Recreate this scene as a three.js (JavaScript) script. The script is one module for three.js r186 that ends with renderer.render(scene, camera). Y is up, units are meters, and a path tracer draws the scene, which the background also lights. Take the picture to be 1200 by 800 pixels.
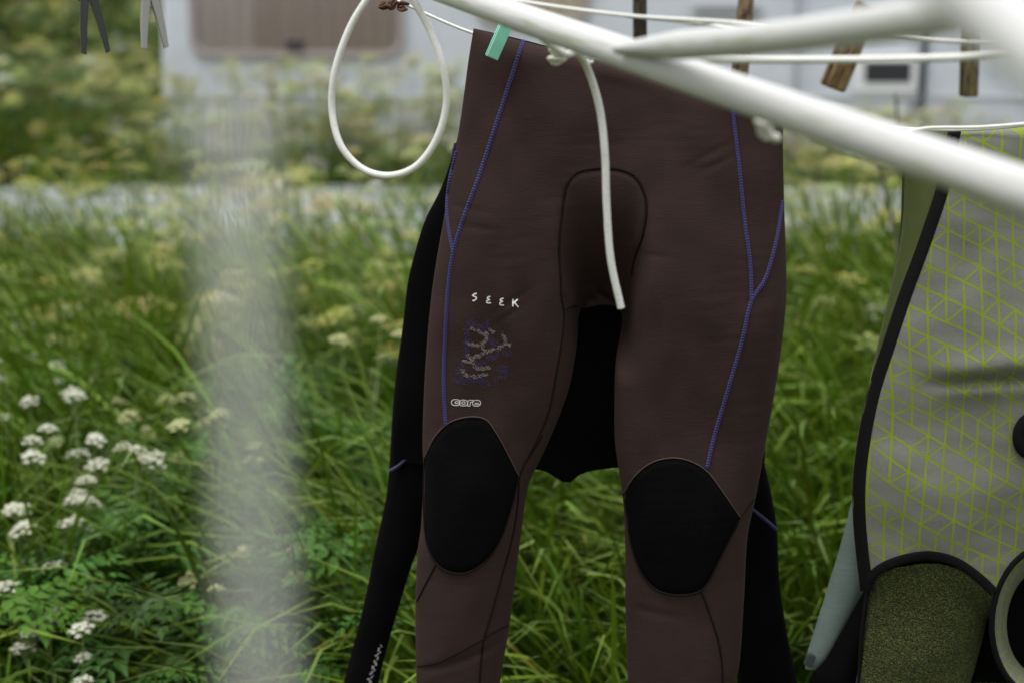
import * as THREE from 'three';
import { mergeGeometries, mergeVertices } from 'three/addons/utils/BufferGeometryUtils.js';
import { RoundedBoxGeometry } from 'three/addons/geometries/RoundedBoxGeometry.js';
import { ImprovedNoise } from 'three/addons/math/ImprovedNoise.js';

// ---------------------------------------------------------------- camera, sky, sun, exposure
const scene = new THREE.Scene();
const EYE = new THREE.Vector3(0, 1.6, 0), PITCH = 12 * Math.PI / 180, FPX = 1940;   // focal length in pixels of a 1200 x 800 picture
const camera = new THREE.PerspectiveCamera(2 * Math.atan(400 / FPX) * 180 / Math.PI, 1024 / 682, 0.02, 400);
camera.position.copy(EYE);
camera.rotation.set(-PITCH, 0, 0);
camera.focus = 2.2;
camera.userData.fStop = 3.0;
scene.add(camera);

{ // an even overcast sky, brighter overhead, with soft cloud structure
  const W = 256, H = 128, d = new Float32Array(W * H * 4), N = new ImprovedNoise();
  for (let r = 0; r < H; r++) for (let c = 0; c < W; c++) {
    const el = ((r + 0.5) / H - 0.5) * Math.PI, az = (c + 0.5) / W * 2 * Math.PI, s = Math.max(0, Math.sin(el));
    const x = Math.cos(az) * Math.cos(el), y = Math.sin(el), z = Math.sin(az) * Math.cos(el);
    const cl = 1 + 0.10 * N.noise(x * 2.1 + 5, y * 3 + 2, z * 2.1) + 0.05 * N.noise(x * 5, y * 7, z * 5 + 3);
    const L = (0.62 + 2.0 * s) / 3 * cl, o = (r * W + c) * 4;
    d[o] = L * 0.98; d[o + 1] = L * 1.0; d[o + 2] = L * 1.04; d[o + 3] = 1;
  }
  const t = new THREE.DataTexture(d, W, H, THREE.RGBAFormat, THREE.FloatType);
  t.mapping = THREE.EquirectangularReflectionMapping; t.magFilter = THREE.LinearFilter; t.minFilter = THREE.LinearFilter; t.wrapS = THREE.RepeatWrapping; t.needsUpdate = true;
  scene.background = t; scene.environment = t;
}
const sun = new THREE.DirectionalLight(new THREE.Color(1, 0.97, 0.92), 1.1);
sun.position.set(-2.6, 10, -2.2); sun.target.position.set(0, 0.8, -4);
sun.castShadow = true; sun.shadow.radius = 45; sun.shadow.mapSize.set(2048, 2048);
Object.assign(sun.shadow.camera, { left: -14, right: 14, top: 14, bottom: -14, near: 0.5, far: 40 });
scene.add(sun, sun.target);

const renderer = new THREE.WebGLRenderer({ antialias: true });
renderer.setSize(1024, 682);
renderer.toneMapping = THREE.LinearToneMapping;
renderer.toneMappingExposure = 2.05;
renderer.shadowMap.enabled = true;

// ---------------------------------------------------------------- helpers
let seed = 20240;
const rnd = () => { seed = (seed + 0x6d2b79f5) | 0; let t = Math.imul(seed ^ (seed >>> 15), 1 | seed); t = (t + Math.imul(t ^ (t >>> 7), 61 | t)) ^ t; return ((t ^ (t >>> 14)) >>> 0) / 4294967296; };
const rr = (a, b) => a + (b - a) * rnd();
const NZ = new ImprovedNoise();
const nz = (x, y, z = 0) => NZ.noise(x + 31.7, y + 11.3, z + 4.1);
const clamp = THREE.MathUtils.clamp, lerp = THREE.MathUtils.lerp;
const sstep = (a, b, x) => { const t = clamp((x - a) / (b - a), 0, 1); return t * t * (3 - 2 * t); };
const V = (x, y, z) => new THREE.Vector3(x, y, z);
const lin = (r, g, b) => new THREE.Color().setRGB(r, g, b);
const FWD = V(0, -Math.sin(PITCH), -Math.cos(PITCH)), UP = V(0, Math.cos(PITCH), -Math.sin(PITCH));
const ray = (px, py) => FWD.clone().addScaledVector(V(1, 0, 0), (px - 600) / FPX).addScaledVector(UP, (400 - py) / FPX);
const at = (px, py, depth) => EYE.clone().addScaledVector(ray(px, py), depth);            // a measured place: picture position and distance
const onZ = (px, py, z) => { const r = ray(px, py); return EYE.clone().addScaledVector(r, z / r.z); };   // on an upright plane
const toPx = (p) => { const q = p.clone().sub(EYE), f = q.dot(FWD); return [600 + FPX * q.x / f, 400 - FPX * q.dot(UP) / f]; };

const used = {};
const numbered = (n) => { used[n] = (used[n] ?? -1) + 1; return used[n] ? n + '_' + String(used[n]).padStart(3, '0') : n; };
function shadows(o) { o.castShadow = o.receiveShadow = true; return o; }
function thing(name, label, category, pos = V(0, 0, 0), group) {
  const g = new THREE.Group(); g.name = numbered(name); g.position.copy(pos); g.userData = { label, category }; if (group) g.userData.group = group; scene.add(g); return g;
}
function part(name, geo, mat, parent, label) {
  const m = shadows(new THREE.Mesh(geo, mat)); m.name = name; if (label) m.userData.label = label; parent.add(m); return m;
}
function localPart(name, geo, mat, root, label, parent = root) {     // geometry given in world coordinates, put under a thing that stands elsewhere
  geo.translate(-root.position.x, -root.position.y, -root.position.z);
  return part(name, geo, mat, parent, label);
}
function structure(name, geo, mat) { const m = shadows(new THREE.Mesh(geo, mat)); m.name = name; m.userData.kind = 'structure'; scene.add(m); return m; }
function rename(o, name, label, group) { o.name = numbered(name); o.userData.label = label; if (group) o.userData.group = group; scene.add(o); return o; }
function dataTex(W, H, fn, srgb, rx = 1, ry = 1) {
  const d = new Uint8Array(W * H * 4);
  for (let y = 0; y < H; y++) for (let x = 0; x < W; x++) { const c = fn(x / W, y / H, x, y), o = (y * W + x) * 4; d[o] = clamp(c[0], 0, 255); d[o + 1] = clamp(c[1], 0, 255); d[o + 2] = clamp(c[2], 0, 255); d[o + 3] = c[3] ?? 255; }
  const t = new THREE.DataTexture(d, W, H); t.wrapS = t.wrapT = THREE.RepeatWrapping; t.magFilter = THREE.LinearFilter; t.repeat.set(rx, ry);
  if (srgb) t.colorSpace = THREE.SRGBColorSpace; t.needsUpdate = true; return t;
}
function canvasTex(W, H, draw) {
  const c = document.createElement('canvas'); c.width = W; c.height = H; const x = c.getContext('2d'); draw(x, W, H);
  const t = new THREE.CanvasTexture(c); t.colorSpace = THREE.SRGBColorSpace; t.anisotropy = 8; return t;
}
const curve = (pts, closed = false) => new THREE.CatmullRomCurve3(pts, closed, 'centripetal');
const tube = (pts, r, seg = 64, rad = 10) => new THREE.TubeGeometry(curve(pts), seg, r, rad, false);
function taperTube(pts, r0, r1, seg = 24, rad = 7) {
  const c = curve(pts), g = new THREE.TubeGeometry(c, seg, 1, rad, false), p = g.attributes.position, q = V(0, 0, 0);
  for (let i = 0; i <= seg; i++) { const ctr = c.getPointAt(i / seg), r = lerp(r0, r1, i / seg); for (let j = 0; j <= rad; j++) { const k = i * (rad + 1) + j; q.fromBufferAttribute(p, k).sub(ctr).multiplyScalar(r).add(ctr); p.setXYZ(k, q.x, q.y, q.z); } }
  return g;
}
const plain = (g) => { const o = g.index ? g.toNonIndexed() : g; for (const k of Object.keys(o.attributes)) if (!['position', 'normal', 'uv', 'color'].includes(k)) o.deleteAttribute(k); return o; };
const merge = (list) => mergeGeometries(list.map(plain));
function lattice(rows, cols, fn, uvScale = 1) {      // fn(u, v) -> Vector3; uv in metres along x, y
  const pos = [], uv = [], idx = [];
  for (let j = 0; j <= rows; j++) for (let i = 0; i <= cols; i++) { const p = fn(i / cols, j / rows); pos.push(p.x, p.y, p.z); uv.push(p.x * uvScale, p.y * uvScale); }
  for (let j = 0; j < rows; j++) for (let i = 0; i < cols; i++) { const a = j * (cols + 1) + i, b = a + 1, c = a + cols + 1, d = c + 1; idx.push(a, c, b, b, c, d); }
  const g = new THREE.BufferGeometry();
  g.setAttribute('position', new THREE.Float32BufferAttribute(pos, 3)); g.setAttribute('uv', new THREE.Float32BufferAttribute(uv, 2)); g.setIndex(idx); g.computeVertexNormals(); return g;
}
function weld(list) {     // join sheets whose borders coincide and smooth across them
  const g = mergeGeometries(list.map((x) => { const y = x.clone(); y.deleteAttribute('normal'); return y; }));
  const w = mergeVertices(g, 2e-5); w.computeVertexNormals(); return w;
}
const flip = (g) => { const i = g.index.array; for (let k = 0; k < i.length; k += 3) { const t = i[k]; i[k] = i[k + 1]; i[k + 1] = t; } g.computeVertexNormals(); return g; };
// an edge given as picture points, ordered downwards: x at a height
function edge(pts) {
  const c = new THREE.CatmullRomCurve3(pts.map(([x, y]) => V(x, y, 0)), false, 'centripetal'), s = c.getPoints(pts.length * 10);
  const f = (y) => { if (y <= s[0].y) return s[0].x + (s[1].x - s[0].x) * (y - s[0].y) / Math.max(1e-6, s[1].y - s[0].y) * 0; for (let i = 1; i < s.length; i++) if (s[i].y >= y) return lerp(s[i - 1].x, s[i].x, (y - s[i - 1].y) / Math.max(1e-6, s[i].y - s[i - 1].y)); const n = s.length; return s[n - 1].x + (y - s[n - 1].y) * (s[n - 1].x - s[n - 2].x) / Math.max(1e-6, s[n - 1].y - s[n - 2].y); };
  f.samples = s; return f;
}
function segDist(px, py, s) {
  let best = 1e9;
  for (let i = 1; i < s.length; i++) { const ax = s[i - 1].x, ay = s[i - 1].y, bx = s[i].x - ax, by = s[i].y - ay, t = clamp(((px - ax) * bx + (py - ay) * by) / Math.max(1e-9, bx * bx + by * by), 0, 1), dx = px - ax - bx * t, dy = py - ay - by * t; best = Math.min(best, dx * dx + dy * dy); }
  return Math.sqrt(best);
}
const spread = (u) => 0.5 - 0.5 * Math.cos(Math.PI * u);      // closer columns near the edges

// ---------------------------------------------------------------- materials
const jersey = dataTex(512, 512, (u, v, x, y) => {      // knitted face of neoprene: fine courses, some drawn out sideways
  const a = nz(u * 9, v * 150) * 60 + nz(u * 26, v * 260, 3) * 40 + Math.sin(y * Math.PI / 2) * 26 + (rnd() - 0.5) * 60; return [128 + a, 128 + a, 128 + a];
}, false, 9, 9);
const jerseyTone = dataTex(512, 512, (u, v) => { const a = 228 + nz(u * 8, v * 90) * 14 + nz(u * 3, v * 3, 7) * 14 + (rnd() - 0.5) * 26; return [a, a, a]; }, true, 5, 5);
const std = (o) => new THREE.MeshStandardMaterial(o);
const phys = (o) => new THREE.MeshPhysicalMaterial(o);
const M = {};
M.brown = phys({ color: lin(0.043, 0.0232, 0.0198), map: jerseyTone, roughness: 0.9, specularIntensity: 0.5, bumpMap: jersey, bumpScale: 0.0006, sheen: 0.1, sheenColor: lin(0.3, 0.25, 0.24), sheenRoughness: 0.6, side: THREE.DoubleSide });

M.black = phys({ specularIntensity: 0.15, color: lin(0.003, 0.0028, 0.0032), map: jerseyTone, roughness: 0.9, bumpMap: jersey, bumpScale: 0.0007, side: THREE.DoubleSide });
M.pad = phys({ specularIntensity: 0.15, color: lin(0.0018, 0.0017, 0.0026), map: jerseyTone, roughness: 0.75, bumpMap: jersey, bumpScale: 0.0006, side: THREE.DoubleSide });
M.seamDark = phys({ color: lin(0.009, 0.0055, 0.005), roughness: 0.9, specularIntensity: 0.3 });
M.seamBrown = std({ color: lin(0.06, 0.037, 0.03), roughness: 0.7 });
M.purple = std({ color: lin(0.024, 0.019, 0.075), roughness: 0.7 });
M.thread = std({ color: lin(0.066, 0.056, 0.225), roughness: 0.6 });
M.white = phys({ color: lin(0.62, 0.62, 0.615), roughness: 0.38, clearcoat: 0.25, clearcoatRoughness: 0.3, bumpMap: dataTex(256, 256, (u, v) => { const a = 128 + nz(u * 12, v * 12) * 60 + (rnd() - 0.5) * 20; return [a, a, a]; }, false, 3, 3), bumpScale: 0.0004,
  map: dataTex(256, 256, (u, v) => { const m = sstep(0.25, 0.6, nz(u * 7, v * 7, 2) + 0.4 * nz(u * 30, v * 30, 5)); return [250 - m * 32, 250 - m * 26, 248 - m * 50]; }, true, 1, 1) });
M.line = phys({ color: lin(0.78, 0.78, 0.75), roughness: 0.45, map: dataTex(256, 64, (u, v) => { const m = sstep(0.3, 0.6, nz(u * 40, v * 3, 9)); return [250 - m * 18, 250 - m * 20, 248 - m * 28]; }, true, 6, 1) });
M.rust = std({ color: lin(0.11, 0.05, 0.028), roughness: 0.9, metalness: 0.3 });
M.knot = std({ color: lin(0.66, 0.65, 0.58), roughness: 0.7 });

// ---------------------------------------------------------------- ground, track, sky-lit meadow
const grassGroundTex = dataTex(512, 512, (u, v) => { const a = nz(u * 16, v * 16) + 0.6 * nz(u * 50, v * 50, 2) + 0.5 * (rnd() - 0.5); return [64 + a * 26, 70 + a * 30, 34 + a * 16]; }, true);
const bankHeight = (x, z) => { const b = sstep(-17.5, -46, z) * 7.5 + sstep(-16, -24, z) * 1.0; return b + 0.12 * nz(x * 0.35, z * 0.35) * sstep(-14, -20, z); };
{
  const g = new THREE.PlaneGeometry(240, 240, 160, 160); g.rotateX(-Math.PI / 2);
  const p = g.attributes.position; for (let i = 0; i < p.count; i++) p.setY(i, bankHeight(p.getX(i), p.getZ(i)));
  const uv = g.attributes.uv; for (let i = 0; i < p.count; i++) uv.setXY(i, p.getX(i) / 2.3, p.getZ(i) / 2.3);
  g.computeVertexNormals();
  structure('ground', g, std({ map: grassGroundTex, roughness: 1 }));
}
const TRACK = [-7.6, -13.7];
{
  const tex = dataTex(1024, 1024, (u, v) => { const s = nz(u * 180, v * 180) * 60 + nz(u * 70, v * 70, 3) * 50, m = sstep(-0.1, 0.35, nz(u * 7, v * 11, 6) + 0.4 * nz(u * 24, v * 24, 1)), k = 158 + s + (rnd() - 0.5) * 40; return [k - m * 64, k - m * 56 + 2, k - m * 66 + 2]; }, true);
  const g = new THREE.PlaneGeometry(60, TRACK[0] - TRACK[1], 240, 40); g.rotateX(-Math.PI / 2); g.translate(0, 0, (TRACK[0] + TRACK[1]) / 2);
  const p = g.attributes.position, uv = g.attributes.uv;
  for (let i = 0; i < p.count; i++) { const x = p.getX(i), z = p.getZ(i), e = (z - TRACK[1]) / (TRACK[0] - TRACK[1]); p.setY(i, 0.006 + 0.05 * Math.sin(Math.PI * e) + 0.012 * nz(x * 2, z * 2)); if (e < 0.001 || e > 0.999) p.setZ(i, z + 0.3 * nz(x * 0.9, e * 9)); uv.setXY(i, x / 3.1, z / 3.1); }
  g.computeVertexNormals();
  structure('gravel_track', g, std({ map: tex, roughness: 0.95, bumpMap: tex, bumpScale: 0.012, color: lin(0.95, 0.95, 0.98) }));
}

// ---------------------------------------------------------------- caravan beyond the track
{
  const ZC = -15, pt = (px, py) => onZ(px, py, ZC);
  const x0 = pt(185, 100).x, x1 = x0 + 9.2, y0 = 0.12, y1 = 2.75;
  const root = thing('caravan', 'long pale grey caravan parked beyond the gravel track, with a brown tinted window', 'caravan', V((x0 + x1) / 2, 0, ZC - 1.15));
  const wallTex = dataTex(512, 256, (u, v) => { const m = nz(u * 6, v * 8) * 8 + nz(u * 40, v * 3, 4) * 5, s = sstep(0.35, 0.7, nz(u * 18, v * 14, 8)) * 10; return [236 + m - s, 239 + m - s, 244 + m - s]; }, true, 1 / 4, 1 / 2);
  const wall = phys({ color: lin(0.7, 0.72, 0.75), map: wallTex, roughness: 0.4 }), trim = std({ color: lin(0.3, 0.31, 0.33), roughness: 0.5, metalness: 0.3 }), pale = phys({ color: lin(0.74, 0.75, 0.77), roughness: 0.4 });
  const P = (name, geo, mat, label, parent) => localPart(name, geo, mat, root, label, parent);
  const s = new THREE.Shape(), R = 0.32, w = x1 - x0, h = y1 - y0;
  s.moveTo(0.12, 0); s.lineTo(w - 0.12, 0); s.quadraticCurveTo(w, 0, w, 0.12); s.lineTo(w - 0.1, h - R); s.quadraticCurveTo(w - 0.12, h, w - R - 0.1, h); s.lineTo(R + 0.1, h); s.quadraticCurveTo(0.12, h, 0.1, h - R); s.lineTo(0, 0.12); s.quadraticCurveTo(0, 0, 0.12, 0);
  const body = new THREE.ExtrudeGeometry(s, { depth: 2.18, bevelEnabled: true, bevelThickness: 0.06, bevelSize: 0.06, bevelOffset: -0.06, bevelSegments: 4, curveSegments: 10 });
  body.translate(x0, y0, ZC - 2.24); P('body', body, wall);
  const face = (px0, py0, px1, py1, dz, depth, r = 0.02) => { const a = pt(px0, py1), b = pt(px1, py0), g = new RoundedBoxGeometry(b.x - a.x, b.y - a.y, depth, 3, Math.min(r, depth * 0.45)); g.translate((a.x + b.x) / 2, (a.y + b.y) / 2, ZC + dz + depth / 2); return g; };
  const roundRect = (a, b, r, hole) => { const q = hole ? new THREE.Path() : new THREE.Shape(); q.moveTo(a.x + r, a.y); q.lineTo(b.x - r, a.y); q.absarc(b.x - r, a.y + r, r, -Math.PI / 2, 0); q.lineTo(b.x, b.y - r); q.absarc(b.x - r, b.y - r, r, 0, Math.PI / 2); q.lineTo(a.x + r, b.y); q.absarc(a.x + r, b.y - r, r, Math.PI / 2, Math.PI); q.lineTo(a.x, a.y + r); q.absarc(a.x + r, a.y + r, r, Math.PI, Math.PI * 1.5); return q; };
  const blindTex = (c) => dataTex(256, 64, (u, v) => { const k = 1 + 0.03 * Math.sin(u * 90) + 0.06 * nz(u * 22, v * 2); return c.map((x) => x * k); }, true, 0.6, 0.6);
  function windowAt(px0, py0, px1, py1, r, blind, split, splitBlind) {
    const a = pt(px0, py1), b = pt(px1, py0), f = roundRect(a, b, r), e = 0.05;
    f.holes.push(roundRect(V(a.x + e, a.y + e, 0), V(b.x - e, b.y - e, 0), r - e * 0.6, true));
    const fr = new THREE.ExtrudeGeometry(f, { depth: 0.03, bevelEnabled: true, bevelThickness: 0.008, bevelSize: 0.006, bevelSegments: 2 }); fr.translate(0, 0, ZC + 0.008);
    const win = P('window', fr, std({ color: lin(0.33, 0.29, 0.285), roughness: 0.5 }));
    const pane = new THREE.ExtrudeGeometry(roundRect(V(a.x + e * 0.6, a.y + e * 0.6, 0), V(b.x - e * 0.6, b.y - e * 0.6, 0), r - e * 0.5), { depth: 0.006, bevelEnabled: false }); pane.translate(0, 0, ZC + 0.03);
    localPart('pane', pane, phys({ color: lin(0.88, 0.86, 0.85), transmission: 1, thickness: 0, roughness: 0.06 }), root, undefined, win);
    const folds = (xa, xb, mat) => { const g = lattice(2, 60, (u, v) => V(lerp(xa, xb, u), lerp(b.y - e * 1.1, a.y + e * 1.1, v), ZC + 0.014 + 0.003 * Math.sin(u * (xb - xa) * 55) + 0.002 * Math.sin(u * 31)), 1); localPart('curtain', g, mat, root, undefined, win); };
    const sx = split ? pt(split, py1).x : a.x + e * 1.1;
    if (split) folds(a.x + e * 1.1, sx, std({ map: blindTex(splitBlind), roughness: 0.9, side: THREE.DoubleSide }));
    folds(sx + 0.004, b.x - e * 1.1, std({ map: blindTex(blind), roughness: 0.9, side: THREE.DoubleSide }));
    return win;
  }
  const big = windowAt(224, -88, 472, 67, 0.17, [172, 161, 155], 300, [190, 186, 184]);
  localPart('latch', face(336, 46, 356, 57, 0.046, 0.03), std({ color: lin(0.03, 0.03, 0.035), roughness: 0.5 }), root, undefined, big);
  windowAt(560, -88, 692, 28, 0.14, [222, 216, 196]);
  P('service_hatch', face(808, 3, 896, 26, 0.003, 0.02), std({ color: lin(0.5, 0.51, 0.53), roughness: 0.5 }));
  for (let k = 0; k < 4; k++) P('grille_slat', face(814, 6 + k * 4.6, 890, 8.6 + k * 4.6, 0.023, 0.012), trim);
  P('door', face(944, -170, 1079, 152, 0.003, 0.03), wall);
  for (const [a, b] of [[930, 941], [1080, 1091]]) P('trim_strip', face(a, -170, b, 160, 0.002, 0.045), trim);
  const dw = P('door_window', face(998, 60, 1082 - 6, 108, 0.034, 0.02, 0.02), pale);
  localPart('pane', face(1012, 72, 1067, 96, 0.055, 0.008, 0.003), phys({ color: lin(0.035, 0.037, 0.045), roughness: 0.12 }), root, undefined, dw);
  for (const [a, b] of [[190, 929], [942, 1079], [1092, 1300]]) P('moulding', face(a, 111, b, 116, 0.034 * (a > 900 && a < 1000), 0.014), std({ color: lin(0.5, 0.52, 0.55), roughness: 0.4 }));
  P('chassis', new THREE.BoxGeometry(8.4, 0.16, 1.5).translate((x0 + x1) / 2, 0.29, ZC - 1.2), std({ color: lin(0.03, 0.03, 0.032), roughness: 0.8 }));
  for (const dx of [-0.5, 0.5]) {
    const ty = new THREE.TorusGeometry(0.24, 0.09, 12, 28); ty.translate((x0 + x1) / 2 + dx, 0.33, ZC - 0.3);
    const wh = P('wheel', ty, std({ color: lin(0.02, 0.02, 0.02), roughness: 0.9 }));
    localPart('hub', new THREE.CylinderGeometry(0.18, 0.18, 0.1, 24).rotateX(Math.PI / 2).translate((x0 + x1) / 2 + dx, 0.33, ZC - 0.29), std({ color: lin(0.4, 0.4, 0.42), roughness: 0.5, metalness: 0.5 }), root, undefined, wh);
  }
}

// ---------------------------------------------------------------- vegetation
function bladeInto(B, root, az, len, lean, bend, wid, tone, seg = 6) {       // one arching blade, folded along its middle
  const cx = Math.cos(az), cz = Math.sin(az), tw = rr(-0.9, 0.9); let px = root.x, py = root.y, pz = root.z, a = lean; const base = B.pos.length / 3;
  for (let i = 0; i <= seg; i++) {
    const t = i / seg, w = 0.5 * wid * (t < 0.25 ? 0.55 + 1.8 * t : 1) * Math.pow(1 - t, 0.55) + 0.0002, c = Math.cos(tw * t), s = Math.sin(tw * t), ca = Math.cos(a), sa = Math.sin(a);
    const sx = -cz * c + cx * ca * s, sy = -sa * s, sz = cx * c + cz * ca * s, k = 1 + 0.12 * t;
    for (const d of [-1, 1]) { B.pos.push(px + sx * w * d, py + sy * w * d, pz + sz * w * d); B.col.push(tone[0] * k, tone[1] * k, tone[2]); }
    px += cx * sa * len / seg; py += ca * len / seg; pz += cz * sa * len / seg; a += bend * (0.35 + 1.3 * t) / seg;
  }
  for (let i = 0; i < seg; i++) { const q = base + i * 2; B.idx.push(q, q + 1, q + 2, q + 1, q + 3, q + 2); }
}
function geoOf(pos, nor, idx, col) { const g = new THREE.BufferGeometry(); g.setAttribute('position', new THREE.Float32BufferAttribute(pos, 3)); if (nor) g.setAttribute('normal', new THREE.Float32BufferAttribute(nor, 3)); if (col) g.setAttribute('color', new THREE.Float32BufferAttribute(col, 3)); g.setIndex(idx); if (!nor) g.computeVertexNormals(); return g; }
function clump(B, x, y, z, n, h, R, az0, fan, wA, wB, c, dry, seg) {         // a tussock of n blades about h long that lean mostly one way
  for (let i = 0; i < n; i++) {
    const az = az0 + (rnd() + rnd() - 1) * fan, r = R * Math.sqrt(rnd()), a2 = rr(0, 6.283), k = rr(0.7, 1.25), d = rnd() < dry, l = h * rr(0.55, 1.15);
    const t = d ? [c[0] * 2.1 * k, c[1] * 1.25 * k, c[2] * 2 * k] : [c[0] * k * rr(0.9, 1.15), c[1] * k, c[2] * k * rr(0.7, 1.3)];
    bladeInto(B, { x: x + Math.cos(a2) * r, y, z: z + Math.sin(a2) * r }, az, l, rr(0.05, 0.5), rr(0.6, 2.9), rr(wA, wB), t, seg);
  }
}
const newB = () => ({ pos: [], idx: [], col: [] });
function stuff(name, label, category, geo, mat) { const m = shadows(new THREE.Mesh(geo, mat)); m.name = numbered(name); m.userData = { label, category, kind: 'stuff' }; scene.add(m); return m; }
const leafMat = (c, rough = 0.5, trans = 0.3) => phys({ color: c, specularIntensity: 0.4, roughness: rough, transmission: trans, thickness: 0, side: THREE.DoubleSide, vertexColors: true });
M.grass = leafMat(lin(0.135, 0.24, 0.022), 0.4, 0.44);
M.farGrass = phys({ specularIntensity: 0.3, color: lin(0.112, 0.19, 0.022), roughness: 0.6, side: THREE.DoubleSide, vertexColors: true });
M.herb = phys({ specularIntensity: 0.4, color: lin(0.038, 0.1, 0.011), roughness: 0.5, side: THREE.DoubleSide, vertexColors: true });
M.stem = std({ color: lin(0.16, 0.22, 0.07), roughness: 0.6, vertexColors: false });
M.flowerWhite = phys({ color: lin(0.58, 0.58, 0.46), roughness: 0.8, side: THREE.DoubleSide });
M.flowerCream = phys({ color: lin(0.42, 0.43, 0.2), roughness: 0.8, side: THREE.DoubleSide });

function scatter(name, label, category, geos, mat, places) {      // places: {p, s, turn, tilt, c}
  const g = new THREE.Group(); g.name = numbered(name); g.userData = { label, category, kind: 'stuff' }; scene.add(g);
  const lists = geos.map(() => []); places.forEach((q, i) => lists[i % geos.length].push(q));
  const m4 = new THREE.Matrix4(), e = new THREE.Euler(), q4 = new THREE.Quaternion(), s3 = V(1, 1, 1);
  geos.forEach((geo, k) => {
    if (!lists[k].length) return;
    const im = shadows(new THREE.InstancedMesh(geo, mat, lists[k].length)); im.name = name + '_clump'; im.userData.kind = 'stuff';
    lists[k].forEach((q, i) => { e.set(q.tx ?? 0, q.turn ?? 0, q.tz ?? 0); q4.setFromEuler(e); s3.set(q.s * (q.wx ?? 1), q.s * (q.hy ?? 1), q.s * (q.wx ?? 1)); m4.compose(q.p, q4, s3); im.setMatrixAt(i, m4); im.setColorAt(i, q.c ?? lin(1, 1, 1)); });
    g.add(im);
  });
  return g;
}
// one flower head: rays that carry little domes of florets
function umbelGeo(R, rays, florets, fr, domed = 0.45, seedMode = false) {
  const stemG = [], fl = { pos: [], idx: [] };
  for (let i = 0; i < rays; i++) {
    const a = i * 2.39996, q = Math.sqrt((i + 0.6) / rays), tip = V(Math.cos(a) * R * q, R * (0.55 + domed * (1 - q * q)) * rr(0.85, 1.1), Math.sin(a) * R * q);
    const c = new THREE.CylinderGeometry(0.0006, 0.0009, 1, 3, 1, true), d = tip.clone(), L = d.length(); c.scale(1, L, 1); c.translate(0, L / 2, 0); c.applyQuaternion(new THREE.Quaternion().setFromUnitVectors(V(0, 1, 0), d.normalize())); stemG.push(c);
    const ur = R * 0.24;
    for (let j = 0; j < florets; j++) {
      const b = j * 2.39996 + i, s = Math.sqrt((j + 0.5) / florets), o = tip.clone().add(V(Math.cos(b) * ur * s, ur * 0.5 * (1 - s * s) + rr(-0.001, 0.001), Math.sin(b) * ur * s));
      const n = V(Math.cos(b) * s * 0.6 + rr(-0.2, 0.2), 1, Math.sin(b) * s * 0.6 + rr(-0.2, 0.2)).normalize(), t1 = V(n.y, -n.x, 0).normalize(), t2 = n.clone().cross(t1), base = fl.pos.length / 3, K = 5, r = fr * rr(0.75, 1.2);
      fl.pos.push(o.x, o.y, o.z);
      for (let k = 0; k < K * 2; k++) { const g2 = k * Math.PI / K, rad = k % 2 ? r : r * 0.45, p = o.clone().addScaledVector(t1, Math.cos(g2) * rad).addScaledVector(t2, Math.sin(g2) * rad).addScaledVector(n, k % 2 ? 0.0006 : 0); fl.pos.push(p.x, p.y, p.z); }
      for (let k = 0; k < K * 2; k++) fl.idx.push(base, base + 1 + k, base + 1 + (k + 1) % (K * 2));
    }
  }
  return { stems: merge(stemG), florets: geoOf(fl.pos, null, fl.idx) };
}
// a twice-divided leaf, lying along +x and drooping
function fernLeaf(L, pairs, wid) {
  const pos = [], idx = [], col = [], q = (a, b, c, k) => { const n = pos.length / 3; for (const p of [a, b, c]) { pos.push(p.x, p.y, p.z); col.push(k, k, k); } idx.push(n, n + 1, n + 2); };
  const spine = (t) => V(L * t * (1 - 0.12 * t), L * (0.22 * t - 0.42 * t * t), 0);
  const leaflet = (o, d, l, w, up) => { const s = V(0, 1, 0).cross(d).normalize(), m1 = o.clone().addScaledVector(d, l * 0.42), tip = o.clone().addScaledVector(d, l).add(V(0, -l * 0.2, 0)), k = rr(0.8, 1.25); q(o, m1.clone().addScaledVector(s, w).add(V(0, up, 0)), tip, k); q(o, tip, m1.clone().addScaledVector(s, -w).add(V(0, up, 0)), k); };
  for (let i = 0; i < 10; i++) { const a = spine(i / 10), b = spine((i + 1) / 10), w = 0.0016; q(a.clone().add(V(0, 0, w)), a.clone().add(V(0, 0, -w)), b, 1.3); q(a, b.clone().add(V(0, 0, w)), b.clone().add(V(0, 0, -w)), 1.3); }
  for (let i = 0; i < pairs; i++) for (const sd of [-1, 1]) {
    const t = 0.22 + 0.74 * i / pairs, o = spine(t), pl = wid * Math.pow(1 - (i / pairs), 0.8) * rr(0.85, 1.1) + 0.012, d = V(rr(0.25, 0.8), rr(-0.5, 0.15), sd).normalize(), m = 4;
    for (let j = 0; j < m; j++) { const oo = o.clone().addScaledVector(d, pl * (j + 0.4) / m), ll = pl * 0.34 * (1 - 0.6 * j / m); for (const s2 of [-1, 1]) leaflet(oo, d.clone().multiplyScalar(0.75).addScaledVector(V(-d.z, 0, d.x), s2 * rr(0.5, 0.9)).add(V(0, rr(-0.3, 0.2), 0)).normalize(), ll * rr(0.7, 1.4), ll * rr(0.22, 0.36), 0.002); }
    leaflet(o.clone().addScaledVector(d, pl * 0.9), d, pl * 0.3, pl * 0.07, 0.001);
  }
  leaflet(spine(0.93), V(1, -0.4, 0).normalize(), L * 0.1, L * 0.02, 0.001);
  return geoOf(pos, null, idx, col);
}
const green = (k, y = 0) => lin(k * (1 + y), k, k * (1 - y * 0.6));
const halfW = (d) => d * 600 / FPX;
const tint = (k, y) => [k * (1 + y), k, k * (1 - y * 0.6)];
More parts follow.
